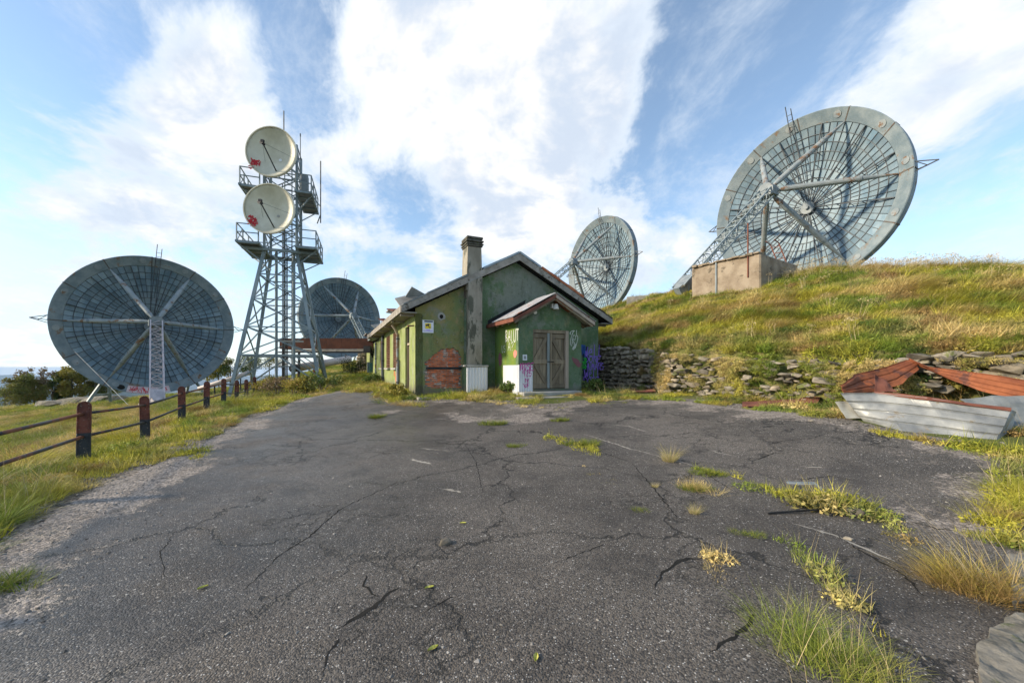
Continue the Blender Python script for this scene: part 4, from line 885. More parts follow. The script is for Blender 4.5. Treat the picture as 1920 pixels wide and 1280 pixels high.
# porch lamp, small camera, notice
lu, lz = uz(1037, 575, PV); lamp = root('bell_lamp', H(lu, PV-.1, lz), 'white bell lamp on the porch gable over the wooden door', 'lamp')
MB().box(H(lu-.07, PV-.05, lz+.02), (.07, .10, .16), AXH).build('bracket', m_lamp, lamp); MB().tube([H(lu+.04, PV-.14, lz+.10), H(lu+.04, PV-.14, lz+.07), H(lu+.04, PV-.14, lz-.02), H(lu+.04, PV-.14, lz-.11)], [.03, .075, .10, .115], 14).build('bell', m_lamp, lamp)
cu_, cz_ = uz(1000, 585, PV); cm = root('floodlight', H(cu_, PV-.1, cz_), 'small camera under the left slope of the porch gable', 'lamp')
MB().bar(H(cu_, PV, cz_+.05), H(cu_, PV-.12, cz_+.03), .03).build('arm', m_black, cm); MB().tube([H(cu_, PV-.10, cz_+.03), H(cu_-.04, PV-.24, cz_-.05)], [.04, .065], 10).build('housing', m_lamp, cm)  # arm and housing of the small camera
nu, nz_ = uz(984, 670, PV); hb('notice_plate', m_signw, H(nu, PV-.006, nz_), (.17, .012, .20)); hb('notice_print', m_galv, H(nu, PV-.0135, nz_), (.10, .003, .12))
su, sz_ = uz(802.3, 612, 0); sign = root('warning_sign', H(su, -.02, sz_), 'white sign with a yellow surveillance camera picture on the olive wall', 'sign')
sw, sh = .42, .48
MB().box(H(su, -.016, sz_), (sw, .02, sh), AXH).build('plate', m_signw, sign)
MB().box(H(su+.02, -.028, sz_+sh*.40), (sw*.78, .003, sh*.11), AXH).build('header', m_gd, sign); MB().box(H(su, -.028, sz_+.02), (sw*.52, .003, sh*.43), AXH).build('yellow_square', m_signy, sign)
MB().bar(H(su-.09, -.031, sz_+.03), H(su+.05, -.031, sz_+.075), .06, .003, up=HV).bar(H(su+.02, -.031, sz_+.06), H(su+.02, -.031, sz_-.02), .02, .003, up=HV).bar(H(su+.03, -.031, sz_-.03), H(su+.09, -.031, sz_-.03), .035, .003, up=HV).build('camera_pictogram', m_ink, sign)
MB().box(H(su, -.028, sz_-sh*.27), (sw*.3, .003, .016), AXH).box(H(su, -.028, sz_-sh*.345), (sw*.84, .003, .018), AXH).build('print_lines', m_gp, sign)
# graffiti on the house
g0 = uz(1098, 676, -.004); x0 = uz(1094, 690, 0)[0]
for txt, (px, py), hh, ad in (('Well', (1095, 668), .42, .24), ('DONE', (1097, 680), .33, .21), ('HUMANS', (1098, 693), .30, .155), ('Well', (1096, 707),   .34, .21), ('DONE', (1095, 719), .30, .20)):
    u, z = uz(px, py, 0); write(txt.replace('W', 'U') if 0 else txt, H(u, -.006, z), HU, UP, hh, .03, -HV, ad*1.12).build('purple_graffiti', m_gp, house)
u, z = uz(1091.5, 728, 0); scribble(H(u, -.004, z), HU, UP, .30, 1.9, 14, .10, -HV).build('dark_graffiti', m_gd, house)
u, z = uz(1092, 690, 0); scribble(H(u, -.007, z), HU, UP, .2, .45, 7, .06, -HV).build('green_graffiti', m_gg, house); u, z = uz(1091, 668, 0); scribble(H(u, -.007, z), HU, UP, .16, .5, 6, .06, -HV).build('blue_graffiti', m_gb, house)
def svp(px, py): v, z = vz(px, py, PU0); return v, z
def wside(txt, px, py, hh, wd, mat, adv): v, z = svp(px, py); write(txt, H(PU0-.008, v, z), -HV, UP, hh, wd, -HU, adv).build('spray_tag', mat, house)
wside('BAIUT', 948.5, 641, .42, .035, m_gw, .24); wside('A?', 953, 657, .30, .02, m_gw, .28); wside('US', 941, 660, .25, .02, m_gw, .2)
v, z = svp(966, 663); mb = MB(); mb.prism([H(PU0-.005, v+.17*math.cos(a)*rnd.uniform(.8, 1.1), z+.15*math.sin(a)*rnd.uniform(.8, 1.1)) for a in np.linspace(0, 2*math.pi, 15)[:-1]], HU*-.003); mb.build('salmon_spray_spot', m_gk, house)
v, z = svp(938, 672); MB().prism([H(PU0-.005, v+.2*math.cos(a)*rnd.uniform(.7, 1.1), z+.3*math.sin(a)*rnd.uniform(.7, 1.1)) for a in np.linspace(0, 2*math.pi, 15)[:-1]], HU*-.003).build('maroon_spray_spot', m_gm, house)
u, z = uz(1081, 679, PV); MB().prism([H(u+.18*math.cos(a)*rnd.uniform(.7, 1.1)-.15*math.sin(a), PV-.005, z+.2*math.sin(a)*rnd.uniform(.7, 1.1)) for a in np.linspace(0, 2*math.pi, 15)[:-1]], HV*-.003).build('maroon_spray_spot', m_gm, house)
u, z = uz(1069, 655, PV); scribble(H(u, PV-.006, z), HU, UP, .35, .75, 6, .018, -HV).build('white_scratches', m_gw, house)
u, z = uz(974.5, 694, PV); write('NOSE', H(u, PV-.050, z), HU, UP, .26, .030, -HV, .14).build('pink_tag', m_gpk, house); u, z = uz(979, 705, PV); write('925', H(u, PV-.050, z), HU, UP, .20, .028, -HV, .13).build('pink_tag', m_gpk, house); u, z = uz(980, 726, PV); scribble(H(u, PV-.050, z), HU, UP, .2, .32, 4, .028, -HV).build('pink_tag', m_gpk, house)
# rear wing and canopy
hb('wing_wall', m_side, H(.14, 17.4, 1.9), (.26, 9.9, 3.2)); hb('wing_roof', m_roofm, H(2.3, 17.6, 3.72), (5.4, 9.6, .14)); hb('wing_back', m_front, H(2.4, 22.2, 2.0), (4.6, .25, 3.2))
for k in range(9):
    Rm = Matrix.Rotation(rnd.uniform(-.5, .5), 3, 'Z') @ Matrix.Rotation(rnd.uniform(-.6, .6), 3, 'X'); MB().box(H(-.3+rnd.uniform(0, .9), 14.4+k*.75, 3.95+rnd.uniform(0, .25)), (rnd.uniform(.5, 1.1), rnd.uniform(.3, .6), .05), (Rm @ HU, Rm @ HV, Rm @ UP)).build('loose_slab', [m_fascia, m_rustb, m_roofm][k % 3], house)
hb('meter_box', m_teal, H(-.1, 17.6, 1.55), (.2, 1.6, 1.0)); hb('meter_box_front', m_white, H(-.1, 19.0, 1.55), (.2, .8, 1.15))
canopy = root('rust_canopy', (-13.7, 29.5, 1.0), 'rusty brown flat canopy reaching from the house wall to the tower', 'canopy')
CXA, CXB, CY = -17.2, -10.3, 29.5
for k in range(6): MB().box((CXA+(CXB-CXA)*(k+.5)/6, CY, 3.47), ((CXB-CXA)/6-.012, .05, .78)).build('fascia_panel', m_rustc, canopy)
MB().box(((CXA+CXB)/2, CY+1.3, 3.78), (CXB-CXA, 2.5, .10)).build('roof_slab', m_rustc, canopy); MB().box((CXA-.03, CY+1.3, 3.47), (.05, 2.5, .78)).build('fascia_panel', m_rustc, canopy)
MB().box(((CXA+CXB)/2+.6, CY-.03, 2.97), (CXB-CXA-1.2, .10, .17)).build('pale_trim', m_fascia, canopy); MB().box(((CXA+CXB)/2, CY+.02, 2.83), (CXB-CXA+.2, .16, .10)).build('edge_beam', m_black, canopy)
for xx in (CXA+.15, CXA+.15): 
    pass
for yy in (CY+.1, CY+2.3): MB().bar((CXA+.2, yy, hz1(CXA, yy)-.2), (CXA+.2, yy, 3.4), .14).build('post', m_black, canopy)
MB().bar((CXA-.25, CY, 2.7), (CXA-.25, CY, 3.7), .08).build('post', m_black, canopy)
MB().box((-10.55, CY-.35, 3.05), (.5, .4, .45)).build('floodlight_box', m_black, canopy)
MB().bar((-10.55, CY-.15, 3.05), (-10.4, CY+.5, 2.4), .12).build('floodlight_arm', m_black, canopy)
# concrete apron and step in front of the house
def slab(nm, mat, pts, h, label, cat='slab', z_off=0.0):
    zs = [p[2] for p in pts]; zt = max(zs)+z_off; mb = MB(); return one(nm, mb.prism([Vector((p[0], p[1], zt)) for p in pts], Vector((0, 0, -h))), mat, label, cat, bevel=.02)
tag(slab('door_step', m_concl, [H(PU0-.05, PV-.55, .74), H(PU1-.3, PV-.5, .78), H(PU1-.3, PV+.0, .78), H(PU0-.05, PV+.0, .78)], .4, 'low concrete step below the wooden porch door', 'step', .02), None)
slab('concrete_apron', m_conc, [H(-.1, -1.0, .55), H(1.4, -1.1, .56), H(2.7, -1.3, .6), H(3.2, -1.0, .6), H(3.22, -.1, .6), H(-.1, -.1, .6)], .5, 'worn concrete apron along the brick-patched front wall')
slab('concrete_apron', m_conc, [H(2.8, -3.1, .60), H(4.4, -3.35, .62), H(6.6, -3.1, .66), H(6.7, -2.5, .66), H(4.2, -2.82, .66), H(2.9, -2.5, .64)], .5, 'broken concrete slab on the ground before the porch step')

# ------------------------------------------------------------------ dry-stone wall, rubble, rocks
def stone_mesh(seed, flatten=1.0):
    r = random.Random(seed); bm = bmesh.new()
    for _ in range(16):
        v = Vector((r.uniform(-1, 1), r.uniform(-1, 1), r.uniform(-1, 1))); m = max(abs(c) for c in v); v = v/m*r.uniform(.78, 1.0)*.5; v.z *= flatten; bm.verts.new(v)
    g = bmesh.ops.convex_hull(bm, input=bm.verts); bmesh.ops.delete(bm, geom=[e for e in g['geom_interior'] if isinstance(e, bmesh.types.BMVert)], context='VERTS')
    bmesh.ops.bevel(bm, geom=bm.edges[:], offset=.035, segments=1, affect='EDGES'); bmesh.ops.triangulate(bm, faces=bm.faces)
    me = bpy.data.meshes.new('stone'); bm.to_mesh(me); bm.free(); return me
SM = [stone_mesh(k) for k in range(9)]; SMD = [m.copy() for m in SM]
for m in SM: m.materials.append(m_stone)
for m in SMD: m.materials.append(m_stoned)
wp = WALL[4:12, :2]; seg = np.hypot(*np.diff(wp, axis=0).T); cum = np.concatenate([[0], np.cumsum(seg)])
def wallpt(s, off=0.0):
    i = min(max(int(np.searchsorted(cum, s)-1), 0), len(seg)-1); t = (s-cum[i])/seg[i]; a, b = wp[i], wp[i+1]; d_ = (b-a)/seg[i]; p = a+(b-a)*t; n = np.array([d_[1], -d_[0]]); return p+n*off, math.atan2(d_[1], d_[0])
def wtop(s):
    p, a = wallpt(s); return float(polyline(WALL, np.array([p[0]]), np.array([p[1]]))[2][0])
def put_stone(par, p, dims, rz, dark=False, tilt=.12):
    o = link('stone', (SMD if dark else SM)[rnd.randrange(9)], par); o.location = localize([p], par)[0]; o.scale = dims; o.rotation_euler = (rnd.uniform(-tilt, tilt), rnd.uniform(-tilt, tilt), rz+rnd.choice((0, math.pi))+rnd.uniform(-.1, .1)); return o
SW = 4.1; p, a = wallpt(SW/2); g = hz1(p[0], p[1])
w1 = root('stone_wall', (*wallpt(SW/2, .1)[0], .5), 'dark dry-stone wall standing beside the purple graffiti corner', 'stone wall')
s0 = -1.0; z = .45; row = 0; cnt = 0
while z < 2.55 and cnt < 290:
    h_ = rnd.uniform(.17, .24); s = -1.2+rnd.uniform(0, .2)
    while s < SW and cnt < 290:
        l = rnd.uniform(.19, .34); c = s+l/2
        lim = wtop(max(c, 0))+.05-.35*max(0, c-2.6)*(.5+.5*rnd.random())
        if z < lim:
            q, a = wallpt(c, .03+.05*(2.5-z)+rnd.uniform(-.035, .035)); put_stone(w1, (q[0], q[1], z+h_/2+rnd.uniform(-.035, .035)), (l*1.10, .36, h_*1.12*rnd.uniform(.85, 1.15)), a, True, .10); cnt += 1
        s += l
    z += h_; row += 1
w2 = root('collapsed_stone_wall', (*wallpt(7.5, .3)[0], .7), 'collapsed mossy stone wall along the foot of the grassy bank', 'stone wall')
for k in range(285):
    s = rnd.uniform(3.2, 11.2); f = rnd.random(); off = .02+.45*(1-f)**1.3+rnd.uniform(-.08, .08); q, a = wallpt(s, off); gz = hz1(*wallpt(s, .75)[0]); zt = wtop(s)
    z = gz+(zt-gz)*f*.97; big = rnd.random() < .12; sx = rnd.uniform(.12, .27)*(1.6 if big else 1)
    if 4.6 < s < 7.0 and f < .45: sx *= 1.1
    put_stone(w2, (q[0], q[1], z), (sx*1.25, sx*rnd.uniform(.7, 1), sx*rnd.uniform(.38, .62)), a, rnd.random() < .4, .22)
w3 = root('rock_pile', (*wallpt(13, .2)[0], .8), 'big flat rocks stacked on the bank above the crumpled metal sheets', 'rocks')
for k in range(110):
    s = rnd.uniform(10.6, 15.5); f = rnd.random()**.7; off = -.12+.25*(1-f)+rnd.uniform(-.1, .08); f = .30+.7*f; q, a = wallpt(s, off); gz = hz1(*wallpt(s, .8)[0]); zt = wtop(s)
    sx = rnd.uniform(.18, .52); put_stone(w3, (q[0], q[1], gz+(zt+.05-gz)*f), (sx*1.3, sx, sx*rnd.uniform(.35, .6)), a, rnd.random() < .15, .25)
LOOSE = [(1486, 713, 11.3, .42, 'pale squared block sitting in the middle of the collapsed wall'), (1452, 745, 0, .26, 'rounded pale stone at the foot of the collapsed wall'), (1478, 743, 0, .30, 'leaning pale stone right beside the rounded one'), (1524, 742, 0, .24, 'grey stone close to the rusty flat strip'), (1604, 968, 0, .17, 'whitish stone lying in the weedy crack on the asphalt'), (1592, 1014, 0, .07, 'small light stone on the asphalt below the weedy crack'), (1522, 791, 0, .09, 'small white stone on the asphalt before the metal sheets'), (100, 1089, 0, .05, 'small pale stone near the left edge of the asphalt'), (835, 1022, 0, .10, 'flat pale chip in the middle of the asphalt')]
for px, py, Y, sx, lab in LOOSE:
    q = at(px, py) if not Y else pt(px, py, Y); o = link('loose_stone', SM[rnd.randrange(9)]); o.location = q+Vector((0, 0, sx*.2)); o.scale = (sx*1.2, sx, sx*.7); o.rotation_euler = (0, .1, rnd.uniform(0, 3)); tag(o, lab, 'stone', 'loose stones on the ground')

# ------------------------------------------------------------------ concrete block on the hill
kb = root('concrete_block', (11.65, 18.67, 4.6), 'cracked brown concrete block on the hill in front of the big right dish', 'concrete block')
ax1, ax2 = Vector((-.55, .835, 0)).normalized(), Vector((.835, .55, 0)).normalized()
def blockmb(o, l1, l2, z0, z1, n=7):
    mb = MB(); vs = []; 
    return mb.prism([o+UP*z0, o+ax1*l1*.5+ax2*-.03+UP*z0, o+ax1*l1+UP*z0, o+ax1*l1+ax2*l2+UP*z0, o+ax2*l2+UP*z0], UP*(z1-z0))
KO = Vector((11.65, 18.67, 0)); blockmb(KO, 3.5, 4.0, 4.2, 7.05).build('block', m_block, kb, bevel=.06)
for k in range(11):
    f = (k+.5)/11; q = KO+ax1*(3.4*f)+ax2*rnd.uniform(.02, .1)+UP*(7.06+rnd.uniform(-.02, .03)); MB().box(q, (rnd.uniform(.25, .42), .4, rnd.uniform(.06, .14)), (ax1, ax2, UP))  .build('broken_edge', m_block, kb, bevel=.02)
MB().tube([KO+ax1*.55-ax2*.03+UP*6.0, KO+ax1*.55-ax2*.03+UP*8.6], .035, 8).build('rusty_rod', m_rustb, kb); MB().tube([KO+ax1*2.1-ax2*.05+UP*5.2, KO+ax1*2.1-ax2*.05+UP*7.1], .05, 8).build('grey_pipe', m_strut, kb)
ld = root('iron_ladder', KO+ax2*4.4+UP*5.6, 'thin iron ladder leaning by the concrete block under the big right dish', 'ladder')
la_, lb_ = KO+ax2*4.25+ax1*.2+UP*5.4, KO+ax2*3.5+ax1*.9+UP*8.3
for s in (-.2, .2): MB().tube([la_+ax1*s, lb_+ax1*s, lb_+ax1*s-ax2*.5+UP*.1], .03, 6).build('rail', m_rustb, ld)
for k in range(9): MB().bar(la_.lerp(lb_, (k+.5)/9)-ax1*.2, la_.lerp(lb_, (k+.5)/9)+ax1*.2, .03).build('rung', m_rustb, ld)
q = pt(1286, 535, 22.9); one('white_plate', MB().prism([q+Vector((-.55, .1, -.9)), q+Vector((.35, 0, -.55)), q+Vector((.45, 0, .75)), q+Vector((-.25, .1, .35))], (.1, .12, 0)), m_white, 'pale plate leaning at the left end of the concrete block', 'plate')
q = pt(1200, 570, 27.5); slab('buried_slab', m_conc, [q+Vector((-1.0, -.3, 0)), q+Vector((1.9, -1.4, .45)), q+Vector((2.3, -.2, .45)), q+Vector((-.6, .9, 0))], .75, 'old concrete slab sticking out of the hill crest behind the house')

# ------------------------------------------------------------------ scrap metal sheets
def sheet(nm, topc, botc, ribs, amp, mat, label, rib_along=True, nu=28, warp=.02, mat2=None, cat='metal sheet', group='scrap metal sheets', fold=None):
    topc = [Vector(p) for p in topc]; botc = [Vector(p) for p in botc]
    def ev(c, f):
        x = f*(len(c)-1); i = min(int(x), len(c)-2); return c[i].lerp(c[i+1], x-i)
    nv = ribs*14; vs = []
    nn = (topc[-1]-topc[0]).cross(botc[0]-topc[0]).normalized()
    ph = rnd.uniform(0, 6)
    for i in range(nu+1):
        for j in range(nv+1):
            u, v = i/nu, j/nv; x = u if rib_along else v
            p = ev(topc, u).lerp(ev(botc, u), v)
            t = (v*ribs) % 1.0
            rb = amp*max(0, 1-abs(t-.10)/.05, .8*(1-abs(t-.24)/.05))
            p = p+nn*(rb+warp*(math.sin(u*7+ph+v*3)+.6*math.sin(v*9+u*4+ph))+warp*2.2*mnoise.noise(p*2.3)+warp*1.0*mnoise.noise(p*6.5))
            vs.append(p)
    m = (nu+1)*(nv+1); fs = []
    for i in range(nu):
        for j in range(nv):
            a = i*(nv+1)+j; q = (a, a+1, a+nv+2, a+nv+1); fs += [q]
    i0 = (nu//2)*(nv+1)+nv//2; fn_ = (vs[i0+nv+1]-vs[i0]).cross(vs[i0+1]-vs[i0])
    if fn_.dot(Vector((0, 0, EYE))-vs[i0]) > 0: fs = [tuple(reversed(q)) for q in fs]
    mb = MB().add(vs, fs); o = one(nm, mb, mat, label, cat, group, recalc=False)
    sm = o.modifiers.new('thickness', 'SOLIDIFY'); sm.thickness = .006; sm.offset = 0
    if mat2: o.data.materials.append(mat2); sm.material_offset = 1
    return o
def gp(px, py, up=0.0, dY=0.0): q = at(px, py); return pt(px, py, q.y+dY)
def tp(px, py, Y): return pt(px, py, Y)
yb = [at(1618, 790).y, at(1700, 808).y, at(1835, 828).y]
sheet('zinc_sheet', [tp(1576, 737, yb[0]+.25), tp(1640, 736, yb[0]+.1), tp(1740, 746, yb[1]+.15), tp(1896, 768, yb[2]+.25)], [tp(1622, 792, yb[0]), tp(1690, 808, yb[1]), tp(1790, 820, yb[1]*.5+yb[2]*.5), tp(1868, 829, yb[2])], 4, .060, m_zinc, 'long crumpled silver sheet lying in front of the rusty ones', nu=56, warp=.017, mat2=m_rusto)
sheet('rust_edge', [tp(1640, 735, yb[0]+.12), tp(1740, 744, yb[1]+.17), tp(1897, 765, yb[2]+.27)], [tp(1640, 738, yb[0]+.09), tp(1740, 749, yb[1]+.12), tp(1896, 771, yb[2]+.22)], 1, .004, m_rustb, 'thin rusty folded edge along the top of the long silver sheet', nu=20, warp=.008)
sheet('end_flap', [tp(1892, 766, yb[2]+.26), tp(1906, 772, yb[2]+.3)], [tp(1866, 829, yb[2]+.005), tp(1896, 806, yb[2]+.2)], 1, .01, m_zinc, 'small bent silver flap at the right end of the long sheet', nu=6, warp=.004)
sheet('rust_sheet', [tp(1578, 722, yb[0]+.30), tp(1600, 702, yb[0]+.9), tp(1660, 688, yb[0]+1.1), tp(1712, 671, yb[0]+1.2)], [tp(1580, 738, yb[0]+.27), tp(1650, 734, yb[0]+.5), tp(1690, 720, yb[0]+.75), tp(1724, 692, yb[0]+.95)], 3, .045, m_rusto, 'orange rusted sheet folded up behind the long silver one', nu=24, warp=.02, mat2=m_zincd)
sheet('rust_fold', [tp(1640, 702, yb[0]+.55), tp(1660, 712, yb[0]+.5)], [tp(1640, 735, yb[0]+.3), tp(1684, 734, yb[0]+.2)], 1, .015, m_rustb, 'narrow bent rusty strip standing inside the folded sheet', nu=8, warp=.012, mat2=m_zinc)
sheet('rust_sheet', [tp(1700, 670, yb[0]+1.25), tp(1740, 687, yb[0]+.75), tp(1830, 699, yb[0]+.2), tp(1990, 722, yb[0]-.6)], [tp(1726, 688, yb[0]+1.1), tp(1775, 709, yb[0]+.5), tp(1840, 733, yb[0]), tp(1990, 772, yb[0]-.8)], 4, .05, m_rusto, 'long rusty ribbed sheet running out of the picture at right', nu=34, warp=.012)
sheet('dark_zinc_sheet', [tp(1800, 748, yb[1]+.6), tp(1860, 742, yb[1]+.45), tp(1990, 742, yb[1]+.1)], [tp(1880, 790, yb[2]+.55), tp(1900, 822, yb[2]+.35), tp(1990, 836, yb[2]+.1)], 4, .02, m_zincd, 'dull dark grey sheet behind the right end of the silver one', nu=20, warp=.02)
yg = at(1600, 789).y; sheet('grey_strip', [tp(1566, 753, yg+.30), tp(1594, 751, yg+.28)], [gp(1586, 789)+UP*.05, gp(1614, 789)+UP*.05], 2, .012, m_planks, 'short weathered grey sheet lying at the left end of the silver one', nu=10, warp=.006)
sheet('brown_strip', [gp(1392, 758)+UP*.07, gp(1460, 755)+UP*.08, gp(1540, 752)+UP*.12], [gp(1392, 765)+UP*.06, gp(1460, 766)+UP*.07, gp(1530, 764)+UP*.08], 3, .02, m_rustb, 'flat dark red strip lying in the grass below the rubble', nu=20, warp=.012)
sheet('brown_strip', [gp(1160, 731)+UP*.08, gp(1224, 728)+UP*.10], [gp(1164, 737)+UP*.04, gp(1230, 737)+UP*.06], 3, .02, m_rustb, 'short rusty strip lying near the house corner', nu=12, warp=.01)
sheet('pale_strip', [gp(1146, 719)+UP*.16, gp(1196, 727)+UP*.14], [gp(1150, 726)+UP*.10, gp(1200, 733)+UP*.08], 2, .02, m_zinc, 'pale strip lying behind the short rusty one near the house', nu=10, warp=.01)
q = at(1440, 968); q2 = at(1545, 963); one('iron_bar', MB().bar(q+UP*.03, q2+UP*.05, .018), m_black, 'thin black iron bar lying across the weedy crack', 'bar')
q = at(1570, 945); one('plastic_strip', MB().prism([q, q+Vector((.02, .05, .02)), q+Vector((-.05, .3, .16)), q+Vector((-.22, .55, .10)), q+Vector((-.215, .53, .08)), q+Vector((-.04, .29, .14))], (.012, 0, .01)), m_bluestrip, 'torn bluish grey strip sticking out of the weedy crack', 'strip')

# ------------------------------------------------------------------ guard rail
fence = root('guard_rail', (-9.9, 12, 0), 'rusty two-pipe guard rail with red and black posts along the yard', 'railing')
FP = [(-4.25-.468*(7+2.4*k), 7+2.4*k) for k in range(-2, 8)]
fd = Vector((-.468, 1, 0)).normalized(); fn = Vector((fd.y, -fd.x, 0))
def post_mesh():
    mb = MB(); prof = [Vector((-.08, 0, -.3)), Vector((.08, 0, -.3)), Vector((.08, 0, .95))]+[Vector((.08*math.cos(a), 0, .95+.08*math.sin(a))) for a in np.linspace(0, math.pi, 9)[1:-1]]+[Vector((-.08, 0, .95))]
    mb.prism([p+Vector((0, -.045, 0)) for p in prof], (0, .09, 0))
    rim = prof[2:]
    for a, b_ in zip(rim[:-1], rim[1:]): mb.bar(a+Vector((0, -.05, 0)), b_+Vector((0, -.05, 0)), .022, .02, up=(0, 1, 0))
    mb.bar((-.08, -.05, 0), (-.08, -.05, .95), .022, .02, up=(0, 1, 0)); mb.bar((.08, -.05, 0), (.08, -.05, .95), .022, .02, up=(0, 1, 0))
    o = mb.build('post', m_post, None, bevel=.006); me = o.data; bpy.data.objects.remove(o); return me
pm = post_mesh(); PZ = []
for i, (x, y) in enumerate(FP):
    z = hz1(x, y); PZ.append(z); o = link('post', pm, fence); o.location = localize([(x, y, z)], fence)[0]; o.rotation_euler = (rnd.uniform(-.012, .012), rnd.uniform(-.02, .02), .62+rnd.uniform(-.06, .06))
for i in range(len(FP)-1):
    for hh in (.82, .42):
        a = Vector((*FP[i], PZ[i]+hh)); b_ = Vector((*FP[i+1], PZ[i+1]+hh)); mid = a.lerp(b_, .5)-UP*rnd.uniform(0, .012)
        MB().tube([a, mid, b_], .027, 10).build('rail', m_rail, fence, smooth=True)
e0 = Vector((*FP[-1], PZ[-1]+.42)); MB().tube([e0, e0+Vector((.8, 1.5, -.25)), e0+Vector((1.7, 3.0, -.15))], .025, 8).build('bent_rail', m_rustb, fence)
# pale pipe run and fallen pipe
pa, pb = pt(372, 729, 26.5), pt(470, 698, 27.5); pr_ = root('pale_pipe_run', (pa.x, pa.y, hz1(pa.x, pa.y)), 'pale pinkish pipe on thin stakes running from the left dish to the tower', 'pipe')
MB().tube([pa, pa.lerp(pb, .5), pb], .15, 10).build('pipe', m_pipew, pr_, smooth=True)
for f in (.15, .3, .45, .6, .8):
    q = pa.lerp(pb, f); MB().bar((q.x, q.y, hz1(q.x, q.y)-.2), q, .06).build('stake', m_black, pr_)
pa, pb = pt(553, 690, 32), pt(654, 673, 41); fp_ = root('fallen_pipe', pa.lerp(pb, .5)-UP*.5, 'thick pinkish pipe lying in the meadow under the far dish', 'pipe')
MB().tube([pa, pb], .33, 14).build('pipe', m_pipew, fp_, smooth=True); MB().tube([pa-(pb-pa).normalized()*.35, pa], [.31, .34], 14).build('pipe_mouth', m_black, fp_)
for f in (.05, .3): q = pa.lerp(pb, f); MB().bar((q.x, q.y, hz1(q.x, q.y)-.2), q, .12).build('stake', m_rustb, fp_)
px_ = pt(680, 704, 36); sp_ = root('stone_pillar', (px_.x, px_.y, hz1(px_.x, px_.y)), 'dark ivy covered stone pillar at the far end of the house wall', 'pillar')
zz = hz1(px_.x, px_.y)-.2
for k in range(13):
    for s in (-1, 1):
        o = link('stone', SMD[rnd.randrange(9)], sp_); o.location = localize([(px_.x+s*.24, px_.y+rnd.uniform(-.04, .04), zz+k*.24)], sp_)[0]; o.scale = (.58, .75, .30)
mb_ = MB().box((px_.x, px_.y, zz+1.4), (.7, .55, 2.9)).build('core', m_stoned, sp_)
q = at(640, 708); slab('timber_scrap', m_woodp, [q+Vector((-.8, 0, .05)), q+Vector((.7, -.1, .05)), q+Vector((.75, .25, .05)), q+Vector((-.7, .3, .05))], .15, 'old boards lying in the grass before the far pillar', 'boards', .16)
q = pt(125, 757, 38); q.z = hz1(q.x, q.y); rk = root('rock_outcrop', q, 'low grey rock and concrete mound in the meadow left of the big dish', 'rock')
for (dx, dy, sx, sy, sz2) in ((0, 1, 4.6, 3, 1.3), (2.2, .8, 3.6, 2.4, 1.5), (-1.8, .4, 2.6, 1.6, .8), (1.0, -.4, 1.6, .9, .7), (3.6, 1.2, 2.4, 2, 1.6)):
    o = link('rock', SM[rnd.randrange(9)], rk); o.location = (dx, dy, sz2*.12); o.scale = (sx, sy, sz2); o.rotation_euler = (0, 0, rnd.uniform(-.3, .3))
q = at(558, 737); slab('kerb_block', m_concl, [q+Vector((-.1, 0, 0)), q+Vector((.1, .1, 0)), q+Vector((.1, .3, 0)), q+Vector((-.1, .3, 0))], .2, 'small pale kerb block in the weeds by the tower leg') if 0 else None
q = at(455, 746); slab('kerb_stone', m_concl, [q+Vector((-.5, 0, 0)), q+Vector((.55, .25, 0)), q+Vector((.5, .55, 0)), q+Vector((-.55, .3, 0))], .3, 'pale kerb stone lying in the grass behind the last railing posts', 'kerb', .16)
for pts_, lab in (([(1885, 1058), (1960, 1050), (1990, 1130), (1900, 1150)], 'broken concrete lump above the dry grass at the right edge'), ([(1835, 1235), (1890, 1180), (2010, 1170), (2010, 1300), (1850, 1330)], 'flat light concrete slab in the bottom right corner')):
    P_ = [at(*p) for p in pts_]; zt = max(p.z for p in P_)+.07; o = one('concrete_lump', MB().prism([Vector((p.x, p.y, zt)) for p in P_], Vector((0, 0, -.3))), m_lump, lab, 'concrete')
    bm = bmesh.new(); bm.from_mesh(o.data); bmesh.ops.triangulate(bm, faces=bm.faces)
    for _ in range(5): bmesh.ops.subdivide_edges(bm, edges=[e for e in bm.edges if e.calc_length() > .05], cuts=1, use_grid_fill=True); bmesh.ops.triangulate(bm, faces=bm.faces)
    for v in bm.verts:
        q = v.co+o.location; d_ = mnoise.noise_vector(q*5)*.035+mnoise.noise_vector(q*14)*.016+mnoise.noise_vector(q*40)*.006; v.co += d_
    bm.to_mesh(o.data); bm.free()

# ------------------------------------------------------------------ vegetation
def leafmat(name, trans=.25, rough=.6):
    m, t, b = newmat(name); h = t.attr('t'); tint = t.attr('tint', 'Color', 'INSTANCER'); r = t.attr('rv')
    c = t.mix(1.0, tint, t.mix(r, (.55, .56, .52), (1.4, 1.35, 1.25)), 'MULTIPLY')
    c = t.mix(t.ramp(h, .55, 1.0, 0, .28), c, t.mix(.5, c, (.42, .34, .14)))
    setin(t, b, col=c, rough=rough, spec=.25)
    tr = t.node('ShaderNodeBsdfTranslucent', {'Color': c}); mx = t.node('ShaderNodeMixShader', {0: trans, 1: b.outputs[0], 2: tr.outputs[0]})
    out = [n for n in t.n if n.type == 'OUTPUT_MATERIAL'][0]; t.l.new(mx.outputs[0], out.inputs[0]); return m
m_grass = leafmat('grass_blades'); 
def strawmat():
    m, t, b = newmat('straw'); r = t.attr('rv'); setin(t, b, col=t.mix(r, (.36, .28, .14), (.56, .46, .28)), rough=.7, spec=.2); return m
m_straw = strawmat()
m_dryt = None
